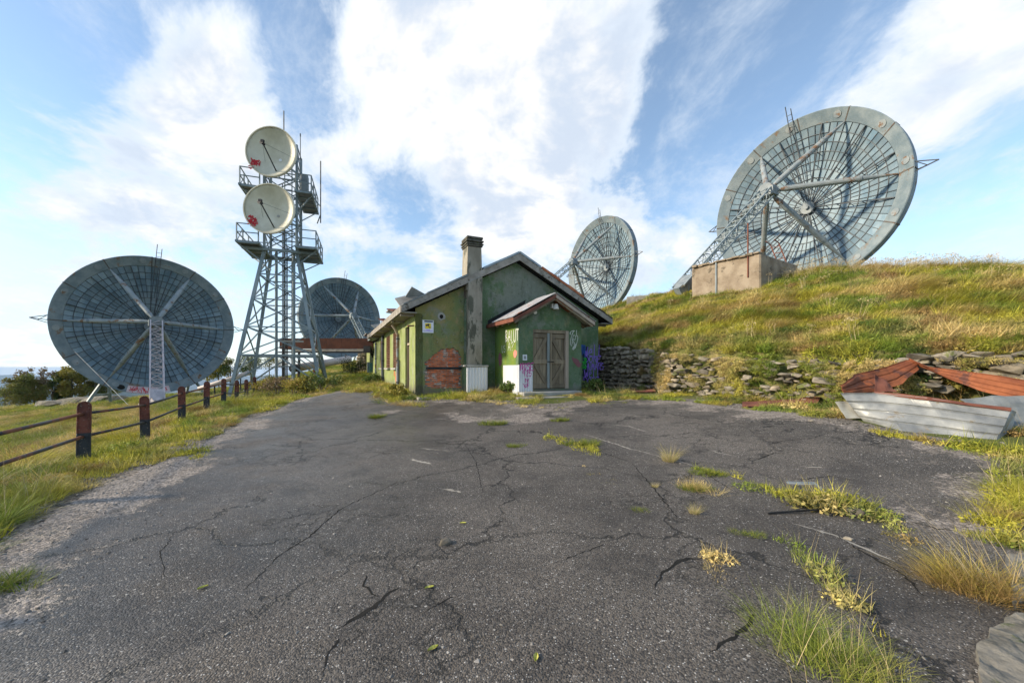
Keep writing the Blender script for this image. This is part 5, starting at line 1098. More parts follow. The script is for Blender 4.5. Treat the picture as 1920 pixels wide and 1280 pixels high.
def solidleaf(name, a, b2, c3):
    m, t, b = newmat(name); r = t.attr('rv'); c = t.mix(t.ramp(r, .0, .6), a, b2); c = t.mix(t.ramp(r, .72, 1.0), c, c3); setin(t, b, col=c, rough=.6, spec=.25)
    tr = t.node('ShaderNodeBsdfTranslucent', {'Color': c}); mx = t.node('ShaderNodeMixShader', {0: .25, 1: b.outputs[0], 2: tr.outputs[0]})
    out = [n for n in t.n if n.type == 'OUTPUT_MATERIAL'][0]; t.l.new(mx.outputs[0], out.inputs[0]); return m
def blades(n, rad, h, hv, wd, lean, curve, seg=3, wind=(0, 0), seed=0, flat_=0.0):
    r = np.random.default_rng(seed); V, F, Tt, Rv = [], [], [], []
    for k in range(n):
        a = r.uniform(0, 2*np.pi); d0 = rad*np.sqrt(r.uniform(0, 1)); bx, by = d0*np.cos(a), d0*np.sin(a); L = h*(1+r.uniform(-hv, hv))
        la = a+r.uniform(-.9, .9); ld = lean*r.uniform(.3, 1.2); dx, dy = np.cos(la)*ld+wind[0]*r.uniform(.5, 1.3), np.sin(la)*ld+wind[1]*r.uniform(.5, 1.3)
        wa = r.uniform(0, np.pi); wx, wy = np.cos(wa)*wd/2, np.sin(wa)*wd/2; rv = r.uniform(); n0 = len(V)
        for s in range(seg+1):
            f = s/seg; k2 = f+curve*f*f; zz = L*(f-.32*curve*f*f*np.hypot(dx, dy)*1.2); w_ = (1-f**1.6)*.95+.05
            cx, cy = bx+dx*L*k2, by+dy*L*k2; V += [(cx-wx*w_, cy-wy*w_, max(zz, .0)), (cx+wx*w_, cy+wy*w_, max(zz, .0))]; Tt += [f, f]; Rv += [rv, rv]
        for s in range(seg): F.append((n0+2*s, n0+2*s+1, n0+2*s+3, n0+2*s+2))
    return np.array(V), np.array(F), np.array(Tt), np.array(Rv)
def leaves(n, rad, h, size, seed=0):
    r = np.random.default_rng(seed); V, F, Tt, Rv = [], [], [], []
    for k in range(n):
        a = r.uniform(0, 2*np.pi); d0 = rad*np.sqrt(r.uniform(0, 1)); zz = h*r.uniform(.1, 1)*(1-.5*(d0/rad)**2); c = np.array([d0*np.cos(a), d0*np.sin(a), zz])
        u = r.normal(size=3); u[2] *= .5; u /= np.linalg.norm(u); v = np.cross(u, r.normal(size=3)); v /= np.linalg.norm(v); s = size*r.uniform(.6, 1.3); n0 = len(V)
        V += [c-u*s, c+v*s*.45, c+u*s, c-v*s*.45]; F.append((n0, n0+1, n0+2, n0+3)); Tt += [.3]*4; Rv += [r.uniform()]*4
    return np.array(V), np.array(F), np.array(Tt), np.array(Rv)
def join(*ps):
    V, F, T_, R2 = [], [], [], []; o = 0
    for v, f, t, r in ps: V.append(v); F.append(f+o); T_.append(t); R2.append(r); o += len(v)
    return np.vstack(V), np.vstack(F), np.concatenate(T_), np.concatenate(R2)
def clump(name, data, mat): V, F, t, r = data; return npmesh(name, V, F, mat, False, {'t': ('FLOAT', t), 'rv': ('FLOAT', r)})
KINDS = bpy.data.collections.new('grass_kinds')
WND = (.55, -.18)
kinds = []
def addkind(nm, data, mat): o = bpy.data.objects.new('%02d_%s' % (len(kinds), nm), clump(nm, data, mat)); KINDS.objects.link(o); kinds.append(nm)
for k in range(3): addkind('lawn_tuft', blades(34, .16, .10, .5, .012, .5, .3, 2, (.1, 0), 10+k), m_grass)           # 0-2
for k in range(3): addkind('long_tuft', blades(38, .17, .27, .5, .014, .6, 1.0, 4, (.75, -.3), 20+k), m_grass)              # 3-5
for k in range(3): addkind('green_tuft', blades(36, .17, .17, .55, .015, .7, .7, 3, (.25, -.05), 30+k), m_grass)        # 6-8
for k in range(2): addkind('weed', join(leaves(60, .2, .17, .034, 40+k), blades(8, .12, .28, .4, .010, .4, .4, 3, (.1, 0), 45+k)), m_grass)    # 9-10
for k in range(2): addkind('stalks', blades(9, .12, .66, .35, .0045, .3, .5, 5, (-.35, .12), 50+k), m_straw)            # 11-12
addkind('umbel', join(blades(6, .12, .62, .25, .010, .12, .1, 3, (.06, 0), 60), tuple(x if i else x+np.array([.03, 0, .5]) for i, x in enumerate(leaves(40, .16, .14, .022, 61)))), m_straw)   # 13
addkind('moss', leaves(70, .2, .035, .022, 70), m_grass)                                                               # 14
for k in range(2): addkind('fine_tuft', blades(95, .19, .26, .6, .0055, .75, .9, 4, (.15, -.1), 80+k), m_grass)     # 15-16
def stuff_scatter(name, pts, rots, scl, idx, tint, label, coll=KINDS):
    me = bpy.data.meshes.new(name); n = len(pts); me.vertices.add(n); me.vertices.foreach_set('co', np.asarray(pts, np.float32).ravel())
    for nm, ty, key, arr in (('rot', 'FLOAT_VECTOR', 'vector', rots), ('scl', 'FLOAT', 'value', scl), ('kind_index', 'INT', 'value', idx), ('tint', 'FLOAT_COLOR', 'color', tint)):
        at_ = me.attributes.new(nm, ty, 'POINT'); at_.data.foreach_set(key, np.asarray(arr, np.int32 if ty == 'INT' else np.float32).ravel())
    o = link(name, me); tag(o, label, None, kind='stuff')
    g = bpy.data.node_groups.new(name, 'GeometryNodeTree'); g.interface.new_socket('Geometry', in_out='INPUT', socket_type='NodeSocketGeometry'); g.interface.new_socket('Geometry', in_out='OUTPUT', socket_type='NodeSocketGeometry')
    N, L = g.nodes, g.links; gi, go = N.new('NodeGroupInput'), N.new('NodeGroupOutput'); ci = N.new('GeometryNodeCollectionInfo'); ci.inputs[0].default_value = coll; ci.inputs['Separate Children'].default_value = True; ci.inputs['Reset Children'].default_value = True
    ip = N.new('GeometryNodeInstanceOnPoints'); ip.inputs['Pick Instance'].default_value = True
    def na(nm, dt): q = N.new('GeometryNodeInputNamedAttribute'); q.data_type = dt; q.inputs[0].default_value = nm; return q.outputs[0]
    mv = N.new('GeometryNodeMeshToPoints'); L.new(gi.outputs[0], mv.inputs[0]); L.new(mv.outputs[0], ip.inputs['Points']); L.new(ci.outputs[0], ip.inputs['Instance']); L.new(na('kind_index', 'INT'), ip.inputs['Instance Index'])
    er = N.new('FunctionNodeEulerToRotation'); L.new(na('rot', 'FLOAT_VECTOR'), er.inputs[0]); L.new(er.outputs[0], ip.inputs['Rotation']); L.new(na('scl', 'FLOAT'), ip.inputs['Scale']); L.new(ip.outputs[0], go.inputs[0])
    md = o.modifiers.new('scatter', 'NODES'); md.node_group = g; return o
C_STRAW, C_GREEN, C_YEL, C_BRN, C_DEEP = np.array([.52, .41, .19]), np.array([.16, .225, .032]), np.array([.36, .34, .045]), np.array([.25, .165, .07]), np.array([.065, .115, .022])
def tintmix(x, y, wts, seed, s=1.0):
    r = np.random.default_rng(seed); n = len(x); cols = np.stack([C_STRAW, C_GREEN, C_YEL, C_BRN, C_DEEP]); f = np.stack([wob(x*s, y*s, 1.1+.27*k, 3.1*k+seed)+.75*wob(x*s, y*s, 3.6+.5*k, k*5+1) for k in range(5)], 1); f = np.exp(2.9*f)*np.array(wts)
    f *= r.uniform(.5, 1.5, f.shape); f /= f.sum(1, keepdims=True); f = f**1.6; f /= f.sum(1, keepdims=True); c = f @ cols; c *= 1.24*r.uniform(.75, 1.25, (n, 1)); return np.hstack([c, np.ones((n, 1))])
def inhouse(x, y, m=.05):
    u = (x-HA.x)*HU.x+(y-HA.y)*HU.y; v = (x-HA.x)*HV.x+(y-HA.y)*HV.y
    return ((u > -m) & (u < W_+m) & (v > -m) & (v < 23)) | ((u > PU0-m) & (u < PU1+m) & (v > PV-.1) & (v < .1)) | ((u > 1.75) & (u < 2.8) & (v > -.55) & (v < 0))
def polar(n, a0, a1, r0, r1, pw, seed):
    r = np.random.default_rng(seed); a = R_(1)*r.uniform(a0, a1, n); q = r.uniform(0, 1, n); R2 = (r0**pw+(r1**pw-r0**pw)*q)**(1/pw); return R2*np.sin(a), R2*np.cos(a)
def scatter(name, x, y, kindp, sc, tint, label, seed, sink=.01, normal_tilt=.15):
    r = np.random.default_rng(seed); n = len(x); z = height(x, y)-sink; ks = np.array(list(kindp.keys())); pk = np.array(list(kindp.values()), float); idx = r.choice(ks, n, p=pk/pk.sum())
    nearm = (np.hypot(x, y) < 8) & np.isin(idx, [3, 4, 5, 6, 7, 8]); idx = np.where(nearm, r.integers(15, 17, n), idx)
    wr = np.where(np.isin(idx, [3, 4, 5, 11, 12]), r.normal(0, .6, n)+1.5*wob(x, y, .9, seed+4), r.uniform(0, 2*np.pi, n))
    rot = np.stack([r.normal(0, normal_tilt, n), r.normal(0, normal_tilt, n), wr], 1); return stuff_scatter(name, np.stack([x, y, z], 1), rot, sc*r.uniform(.55, 1.25, n)*np.clip(1+.38*wob(x, y, 2.3, seed+2)+.2*wob(x, y, 5.1, seed), .5, 1.35), idx, tint, label)
# hill
x, y = polar(90000, 2, 62, 8, 52, 1.0, 1); dw, sw, _ = polyline(WALL, x, y); dr, sr, _ = polyline(RIDGE, x, y); k = (sw > 0) & (dw > .12) & ((sr < 0) | (dr < 6)) & ~inhouse(x, y, .3)
k &= ~(((x-KO.x)*ax1.x+(y-KO.y)*ax1.y > -.1) & ((x-KO.x)*ax1.x+(y-KO.y)*ax1.y < 3.6) & ((x-KO.x)*ax2.x+(y-KO.y)*ax2.y > -.1) & ((x-KO.x)*ax2.x+(y-KO.y)*ax2.y < 4.1))
x, y, dw = x[k], y[k], dw[k]
long_ = wob(x, y, .8, 2)+.5*wob(x, y, 2.2, 7) > -.1
near_edge = dw < 1.0
for nm, kk, kp, sc, wt, sd in (('long_bank_grass', long_ & ~near_edge, {3: 3, 4: 3, 5: 3, 6: 3, 12: .2, 9: 1.6, 10: 1.2}, .84, (2.0, .9, 2.2, .8, .3), 3), ('short_bank_grass', ~long_ & ~near_edge, {6: 2, 7: 2, 8: 2, 9: 2.6, 10: 2.6, 3: 1, 13: .10}, .9, (1.0, 1.6, 2.0, .5, .8), 4), ('wall_top_growth', near_edge, {6: 2, 9: 3, 10: 3, 8: 2, 4: .8}, .95, (.7, 1.4, .9, .7, 1.3), 5)):
    scatter(nm, x[kk], y[kk], kp, np.full(kk.sum(), sc), tintmix(x[kk], y[kk], wt, sd), {'long_bank_grass': 'long wind-bent straw coloured grass on the bank', 'short_bank_grass': 'short green grass and weeds on the bank', 'wall_top_growth': 'leafy weeds overhanging the stone wall'}[nm], sd)
# growth on the collapsed wall itself
r_ = np.random.default_rng(71); ss = r_.uniform(2.6, 15.5, 5200); ff = r_.uniform(0, 1, 5200); oo = .10+.42*(1-ff)**1.3+r_.uniform(-.08, .08, 5200); pts_ = []
for s_, f_, o_ in zip(ss, ff, oo):
    if math.sin(s_*2.1)+math.sin(s_*4.7+f_*5)+.8*math.sin(f_*9+s_*.9)+(f_ > .85)*.9 < .2: continue
    q, a_ = wallpt(s_, o_); q2, a_ = wallpt(s_, .8); pts_.append((q[0], q[1], hz1(*q2), wtop(s_), f_))
pts_ = np.array(pts_); n = len(pts_); z_ = pts_[:, 2]+(pts_[:, 3]-pts_[:, 2])*pts_[:, 4]*.95
stuff_scatter('wall_growth', np.stack([pts_[:, 0], pts_[:, 1], z_], 1), np.stack([r_.normal(0, .35, n), r_.normal(0, .35, n), r_.uniform(0, 6.28, n)], 1), .5*r_.uniform(.6, 1.3, n), r_.choice([0, 1, 6, 9, 9, 10, 10, 14], n), tintmix(pts_[:, 0], pts_[:, 1], (.6, 1.5, 1.4, .8, 1.2), 72), 'grass and leafy weeds growing out of the collapsed wall')
# flowering stems on the crest
x, y = polar(5000, 28, 60, 12, 24, 1, 6); dr, sr, _ = polyline(RIDGE, x, y); dw, sw, _ = polyline(WALL, x, y); k = (dr < 1.1) & (sw > 0); scatter('crest_stalks', x[k], y[k], {13: 3, 11: 1, 12: 1}, np.full(k.sum(), .8), tintmix(x[k], y[k], (1, 1, 1, 1, 1), 7), 'white flowering stalks along the crest of the bank', 8)
# low ground left and back
x, y = polar(95000, -62, 4, 3.0, 64, 1.0, 9); sd = poly_sd(APW, x, y); dw, sw, _ = polyline(WALL, x, y); k = (sd < -.04) & (sw < 0) & ~inhouse(x, y) & ~(np.hypot(x+23.75, y-27.5) < 1.1)
x, y, sd = x[k], y[k], sd[k]
fx = -4.25-.468*y; left_ = (x < fx-.25) & (y < 33); verge = ~left_ & (y < 24) & (sd > -4.5); field = ~left_ & ~verge
gvl = ((1-sst(.05, .8, -sd)) > rng.uniform(.1, 1.1, len(x))*.8+.15) & (wob(x, y, 2.6, 4)+.5*wob(x, y, 6, 2) < .22)
patch = wob(x, y, 1.4, 3)+.6*wob(x, y, 3.6, 8)
scatter('slope_grass', x[left_], y[left_], {3: 2.2, 4: 2.2, 5: 2.2, 6: 1.6, 7: 1.6, 9: .5, 11: .5}, np.full(left_.sum(), .68), tintmix(x[left_], y[left_], (1.3, 1.9, 1.8, .5, .5), 11), 'rough yellowing grass on the slope beyond the railing', 11)
kk = verge & ~gvl & (patch < .15); scatter('verge_moss_grass', x[kk], y[kk], {0: 3, 1: 3, 2: 3, 14: 2, 6: 1.2, 9: .7}, np.full(kk.sum(), .8), tintmix(x[kk], y[kk], (.5, 1.4, 2.2, .3, .3), 12), 'low bright green grass and moss along the yard edge', 12)
kk = verge & ~gvl & (patch >= .15); scatter('verge_tall_grass', x[kk], y[kk], {6: 2, 7: 2, 4: 1.6, 3: 1.6, 12: .5}, np.full(kk.sum(), .58), tintmix(x[kk], y[kk], (1.4, 1.3, 1.8, .6, .2), 13), 'taller drying grass along the yard edge and railing', 13)
scatter('meadow_grass', x[field], y[field], {0: 2, 1: 2, 2: 2, 6: 2, 7: 1}, np.full(field.sum(), 1.2), tintmix(x[field], y[field], (.5, 2.2, 1.4, .3, .4), 14), 'short green meadow grass behind the tower and canopy', 14)
# below the rubble wall, at the house foot
x, y = polar(15000, 8, 58, 5.5, 22, 1.0, 16); sd = poly_sd(APW, x, y); dw, sw, _ = polyline(WALL, x, y); k = (sd < .12) & (sw < 0) & ~inhouse(x, y) & (wob(x, y, 1.7, 2)+.5*wob(x, y, 4, 3) > -.32) & (x > 2.5)
sa_, sb_ = at(1600, 792), at(1880, 832); kb_ = [at(1392, 762), at(1540, 757)]; k &= polyline(np.array([(q.x, q.y, 0) for q in kb_]), x, y)[0] > .42
k &= polyline(np.array([(sa_.x, sa_.y, 0), (sb_.x, sb_.y, 0), (sb_.x+1.5, sb_.y-.9, 0)]), x, y)[0] > .5
x, y = x[k], y[k]; scatter('wall_foot_weeds', x, y, {6: 2, 9: 2.6, 10: 2.6, 8: 2, 4: .7, 12: .5, 0: 2, 1: 2}, np.full(len(x), .62), tintmix(x, y, (.9, 1.4, 1.4, .7, .8), 17), 'weeds and grass along the foot of the collapsed wall', 17)
r_ = np.random.default_rng(21); us = r_.uniform(-1.0, 6.3, 2600); vs2 = r_.uniform(-1.9, -.02, 2600); zf = PV*((us > PU0-.1) & (us < PU1+.1)); vv = vs2+zf; x = HA.x+us*HU.x+vv*HV.x; y = HA.y+us*HU.y+vv*HV.y
k = ~inhouse(x, y, .0) & (wob(x, y, 1.9, 5)+.6*wob(x, y, 4.5, 2) > .22+.5*(vs2 < -.9)) & ~((us > du0-.3) & (us < du1+.3) & (vs2 > -.7)); scatter('house_foot_weeds', x[k], y[k], {6: 2, 9: 2.2, 10: 2, 0: 3, 1: 3, 12: .5}, np.full(k.sum(), .48), tintmix(x[k], y[k], (.6, 1.3, 1.5, .4, .7), 22), 'weeds growing along the foot of the front wall', 22)
us = r_.uniform(-2.4, -.05, 2600); vs2 = r_.uniform(-.8, 22, 2600); x = HA.x+us*HU.x+vs2*HV.x; y = HA.y+us*HU.y+vs2*HV.y; k = (wob(x, y, 1.5, 5)+.6*wob(x, y, 3.5, 2) > .0+.3*(us < -1.2)); scatter('side_wall_weeds', x[k], y[k], {6: 2, 9: 2, 10: 1, 0: 3, 1: 3}, np.full(k.sum(), .85), tintmix(x[k], y[k], (.8, 1.2, 1.6, .5, .4), 23), 'grass and weeds along the long side wall', 23)
# weeds in asphalt seams
def seam(name, pts, n, wd, kp, sc, wt, sd_, label):
    P_ = np.array([tuple(at(*p))[:2] for p in pts]); r = np.random.default_rng(sd_); t = r.uniform(0, len(P_)-1, n); i = np.minimum(t.astype(int), len(P_)-2); f = (t-i)[:, None]; q = P_[i]*(1-f)+P_[i+1]*f+r.normal(0, wd, (n, 2)); k = wob(q[:, 0], q[:, 1], 3.0, sd_) > -.35; q = q[k]
    scatter(name, q[:, 0], q[:, 1], kp, np.full(len(q), sc), tintmix(q[:, 0], q[:, 1], wt, sd_), label, sd_)
seam('seam_weeds', [(1405, 912), (1470, 930), (1530, 950), (1600, 960), (1660, 980)], 150, .09, {0: 2, 1: 2, 9: 3, 10: 3, 14: 1}, .62, (.4, 1.5, 1.6, .5, .4), 31, 'green and yellow weeds along the crack right of the middle')
seam('seam_weeds', [(1700, 1008), (1780, 1018), (1860, 1022), (1960, 1020)], 330, .10, {0: 3, 1: 3, 2: 3, 9: 1, 14: 2}, .55, (.4, 1.8, 1.5, .3, .4), 32, 'bright low weeds on the seam near the right edge')
seam('seam_weeds', [(1370, 1035), (1400, 1075), (1375, 1110), (1410, 1150)], 46, .035, {0: 3, 6: 1, 9: 1}, .5, (1.2, 1, 2, .6, .2), 33, 'thin yellow grass in the crack at lower right')
seam('seam_weeds', [(1480, 1020), (1520, 1060), (1570, 1110), (1600, 1150)], 50, .035, {0: 3, 9: 1, 12: .3}, .5, (1.2, 1.3, 1.2, .6, .3), 34, 'green grass in the diagonal crack at lower right')
seam('seam_weeds', [(1830, 845), (1900, 850), (1960, 880), (1940, 930), (1960, 960)], 380, .16, {0: 3, 1: 3, 9: 1, 14: 2}, .7, (.5, 1.6, 1.3, .4, .5), 35, 'grass patches at the right edge below the metal sheets')
seam('seam_weeds', [(1400, 752), (1480, 765), (1560, 772), (1590, 778)], 90, .10, {6: 2, 9: 2, 11: .8, 4: 1, 0: 2}, .8, (1.6, 1, 1, 1, .4), 36, 'dry tufts and weeds around the flat brown strip')
seam('asphalt_weeds', [(1030, 818), (1090, 838), (1140, 850)], 120, .13, {0: 3, 1: 3, 14: 2, 9: .6}, .6, (.4, 1.4, 2.2, .2, .2), 61, 'low moss and grass strip right of the yard middle')
seam('asphalt_weeds', [(1090, 880), (1125, 905), (1180, 915), (1235, 905)], 36, .10, {0: 3, 14: 3, 9: .4}, .36, (1.2, .9, 2.2, .5, .1), 62, 'thin mossy weeds on the broken asphalt before the straw tuft')
seam('asphalt_weeds', [(1270, 908), (1310, 918), (1335, 928)], 40, .06, {0: 3, 15: 1, 14: 2}, .5, (1.0, 1.2, 2, .4, .1), 63, 'short weeds below the straw tuft')
seam('asphalt_weeds', [(1300, 882), (1335, 888), (1365, 894)], 46, .06, {0: 3, 9: 1, 14: 1}, .5, (.4, 1.6, 1.8, .2, .2), 64, 'small green weeds right of the straw tuft')
seam('asphalt_weeds', [(1330, 1045), (1350, 1060), (1340, 1095), (1365, 1110)], 30, .04, {9: 2, 0: 2, 14: 2}, .42, (.8, 1.4, 1.8, .8, .3), 65, 'scattered weeds left of the yellow grass in the crack')
seam('asphalt_weeds', [(700, 752), (740, 758), (790, 762)], 150, .16, {0: 3, 1: 3, 6: 1, 14: 2}, .7, (.5, 1.2, 2.2, .3, .2), 66, 'grass and moss where the asphalt meets the house corner')
seam('asphalt_weeds', [(900, 752), (960, 760), (1040, 768), (1120, 760), (1180, 752)], 120, .14, {0: 3, 1: 3, 9: 1, 14: 2}, .55, (.7, 1.2, 1.8, .5, .4), 67, 'weeds along the broken slab edge before the porch')
seam('corner_grass', [(1500, 1200), (1560, 1235), (1650, 1250), (1740, 1250), (1800, 1270), (1640, 1320)], 125, .13, {15: 3, 16: 3, 0: 3, 1: 3, 14: 2}, .46, (1.6, .8, 2.6, .6, .0), 37, 'green grass in the bottom right corner')
seam('corner_stalks', [(1480, 1250), (1560, 1260), (1640, 1250), (1760, 1280)], 16, .12, {11: 1, 12: 1}, .72, (1, 1, 1, 1, 1), 38, 'long straw stalks leaning over the bottom right corner')
seam('edge_grass', [(1770, 1120), (1830, 1110), (1880, 1130)], 70, .12, {15: 3, 16: 3, 9: .6, 0: 2}, .55, (1.2, .9, 1.6, 1.2, .1), 39, 'brownish grass and leaves beside the concrete at the right edge')
seam('edge_stalks', [(1810, 1110), (1850, 1100), (1890, 1120)], 5, .06, {11: 1, 12: 1}, .8, (1, 1, 1, 1, 1), 40, 'tall straw stalks beside the concrete lump at the right edge')
seam('verge_patch', [(325, 872), (350, 858), (375, 845)], 110, .13, {0: 3, 1: 3, 14: 3, 9: 1}, .75, (.3, 1.4, 2.4, .2, .2), 41, 'isolated moss and grass patch on the left gravel')
m_dryt = solidleaf('dry_tuft_blades', (.30, .30, .06), (.50, .40, .20), (.60, .50, .31))
# single tufts on the asphalt
TUFT = [(1256, 866, 'dry_tuft', .62, 'tall straw tuft standing alone on the asphalt'), (711, 783, 'green_tuft', .95, 'round green tuft in the road before the house'), (926, 796, 'green_tuft', 1.0, 'wide low green tuft on the gravel before the chimney'), (1050, 790, 'green_tuft', .8, 'green tuft on the gravel in front of the porch step'), (970, 838, 'green_tuft', .55, 'small green tuft in the middle of the yard'), (1085, 835, 'green_tuft', 1.0, 'broad green tuft right of the yard middle'), (1325, 890, 'green_tuft', .7, 'low green tuft just right of the straw tuft'), (1300, 918, 'green_tuft', .6, 'small tuft below the low green one'), (1302, 966, 'dry_tuft', .28, 'small round yellow tuft on dark asphalt'), (1228, 915, 'dry_tuft', .2, 'tiny yellow tuft below the straw tuft'), (1200, 960, 'green_tuft', .32, 'tiny weed on the thin crack left of the yellow tuft'), (1402, 1005, 'green_tuft', .4, 'flat green tuft below the iron bar'), (12, 1100, 'green_tuft', .8, 'green tuft at the left edge of the picture')]
for px, py, nm, sc, lab in TUFT:
    q = at(px, py); o = bpy.data.objects.new('grass_tuft', None); bpy.data.objects.remove(o)
    if nm == 'dry_tuft': data = join(blades(230, .13, .36, .5, .006, .6, .6, 4, (.05, 0), rnd.randrange(999)), blades(150, .16, .17, .5, .007, .7, .5, 3, (0, 0), rnd.randrange(999))); mt = m_dryt
    else: data = join(*[tuple((x if i else x+np.array([rnd.uniform(-.26, .26), rnd.uniform(-.12, .12), 0])) for i, x in enumerate(blades(110, .13, .10, .6, .007, .8, .6, 3, (0, 0), rnd.randrange(999)))) for _ in range(6)], leaves(120, .26, .05, .022, rnd.randrange(999))); mt = solidleaf('tuft_green', (.10, .16, .02), (.20, .24, .03), (.32, .28, .09)) if 'tuft_green' not in bpy.data.materials else bpy.data.materials['tuft_green']
    o = link('grass_tuft', clump('grass_tuft', data, mt)); o.location = q; o.scale = (sc,)*3; tag(o, lab, 'grass tuft', 'grass tufts on the asphalt')
q = at(1256, 866); 
# fallen leaves
for px, py, rz, lab in ((1005, 1240, 1.4, 'yellow-green leaf lying near the bottom middle'), (805, 1107, .4, 'pale yellow leaf by the deep crack'), (380, 1108, .9, 'yellow leaf on the wet left part of the asphalt'), (812, 1222, .7, 'small green leaf left of the bottom one'), (868, 985, 0, 'tiny pale leaf in the middle of the asphalt'), (1810, 978, .2, 'light leaf near the right grass patch')):
    q = at(px, py); n = 10; L2 = .034; vs_ = []
    for s in range(5):
        f = s/4; w_ = L2*.42*math.sin(math.pi*(.06+.9*f)); vs_ += [Vector((L2*(2*f-1), -w_, .012)), Vector((L2*(2*f-1), 0, .004)), Vector((L2*(2*f-1), w_, .014))]
    fs_ = [(3*s+j, 3*s+3+j, 3*s+4+j, 3*s+1+j) for s in range(4) for j in (0, 1)]
    Rm = Matrix.Rotation(rz, 3, 'Z'); mb = MB().add([Rm @ v for v in vs_], fs_); o = mb.build('fallen_leaf', bpy.data.materials.get('fallen_leaf') or M('fallen_leaf', (.34, .36, .05), (.50, .46, .12), 30, .6)); o.location = q+UP*.016; tag(o, lab, 'leaf', 'fallen leaves on the asphalt')
# gravel and grit
PEB = bpy.data.collections.new('pebble_kinds')
def pebmat():
    m, t, b = newmat('pebble'); tint = t.attr('tint', 'Color', 'INSTANCER'); setin(t, b, col=tint, rough=.85, spec=.3); return m
m_peb = pebmat()
for k in range(5):
    me = stone_mesh(100+k, .6); me.materials.append(m_peb); PEB.objects.link(bpy.data.objects.new('%02d_pebble' % k, me))
x, y = polar(60000, -56, 58, 2.2, 17, .8, 50); sd = poly_sd(APW, x, y); e = sd.copy()
for gx, gy, rx, ry, am in GRAV: e -= am*np.exp(-(((x-gx)/rx)**2+((y-gy)/ry)**2))
dw, sw, _ = polyline(WALL, x, y); r_ = np.random.default_rng(51); pk = np.where(e > 0, np.exp(-e*2.2)+.02, np.exp(e*2.0)); k = (r_.uniform(0, 1, len(x)) < pk) & (sw < 0) & ~inhouse(x, y) & (sd > -1.0); x, y = x[k], y[k]; n = len(x)
g = r_.uniform(.09, .36, (n, 1))**1.15; tint = np.hstack([g*np.array([1.04, .97, .88]), np.ones((n, 1))])
stuff_scatter('gravel', np.stack([x, y, height(x, y)+.012], 1), r_.uniform(0, 6.28, (n, 3))*np.array([.1, .1, 1]), .010+.028*r_.uniform(0, 1, n)**3, r_.integers(0, 5, n), tint, 'loose gravel along the asphalt edges', PEB)

# cracks as surface ribbons with their inner shade painted dark, and the pale broken seam in the asphalt
def crack_line(mb, pts, w0, w1, jit, up=.018):
    P_ = [at(*p) for p in pts]; L = []
    for a, b_ in zip(P_[:-1], P_[1:]):
        n = max(2, int((b_-a).length/.045))
        for k in range(n): L.append(a.lerp(b_, k/n)+Vector((rnd.uniform(-jit, jit), rnd.uniform(-jit, jit), 0)))
    n = len(L); vs_ = []
    for i, p in enumerate(L):
        t_ = (L[min(i+1, n-1)]-L[max(i-1, 0)]).normalized(); sd_ = Vector((t_.y, -t_.x, 0)); w_ = (w0+(w1-w0)*math.sin(math.pi*i/n))*rnd.uniform(.4, 1.5); z_ = hz1(p.x, p.y)+up
        vs_ += [Vector((p.x, p.y, z_))+sd_*w_*rnd.uniform(.3, .7), Vector((p.x, p.y, z_))-sd_*w_*rnd.uniform(.3, .7)]
    mb.add(vs_, [(2*i, 2*i+2, 2*i+3, 2*i+1) for i in range(n-1)])
mb = MB()
for pts_, w1_ in (([(630, 1190), (655, 1172), (690, 1152), (722, 1122), (757, 1103)], .034), ([(690, 1082), (684, 1104), (700, 1120), (722, 1122)], .018), ([(455, 1112), (520, 1050), (585, 1005), (640, 955), (700, 928), (752, 903)], .014), ([(600, 1270), (625, 1215), (640, 1195)], .012), ([(790, 1155), (830, 1135), (862, 1120)], .010), ([(1225, 1108), (1240, 1082), (1262, 1064), (1290, 1052), (1340, 1050)], .030), ([(1385, 860), (1412, 866), (1450, 852), (1490, 850)], .022), ([(1430, 838), (1470, 828), (1520, 824), (1560, 812)], .020), ([(1185, 870), (1215, 905), (1240, 935), (1270, 975), (1330, 985)], .018), ([(1300, 870), (1345, 905), (1390, 930)], .016), ([(870, 832), (893, 868), (905, 925), (935, 930)], .010), ([(1040, 1060), (1090, 1040), (1140, 1022)], .012), ([(1610, 905), (1560, 895), (1500, 902), (1460, 890)], .016), ([(1700, 980), (1760, 995), (1830, 1005)], .020), ([(1330, 1230), (1395, 1190), (1420, 1150)], .03), ([(1080, 830), (1130, 850), (1180, 868)], .018), ([(330, 1000), (300, 1040), (310, 1090)], .008), ([(930, 800), (990, 808), (1040, 820), (1075, 828)], .018), ([(1560, 1000), (1620, 1040), (1690, 1080), (1740, 1130)], .022)):
    crack_line(mb, pts_, .003, w1_, .013)
tag(mb.build('asphalt_cracks', m_dirt), 'cracks through the asphalt with their inner shade painted dark', kind='stuff')
mb = MB()
for pts_, w1_ in (([(1095, 815), (1180, 842), (1275, 868), (1345, 888)], .05), ([(1490, 985), (1545, 1000), (1600, 1022), (1690, 1062)], .040), ([(1330, 846), (1385, 858)], .05), ([(1500, 876), (1548, 879)], .06), ([(1130, 795), (1180, 800), (1215, 812)], .06), ([(1150, 775), (1205, 782)], .05), ([(830, 918), (870, 926)], .10), ([(770, 862), (812, 872)], .10), ([(790, 842), (850, 848)], .08)):
    crack_line(mb, pts_, .004, w1_, .02, .0165)
tag(mb.build('worn_seam', m_conc), 'pale worn patches and broken seam in the asphalt', kind='stuff')

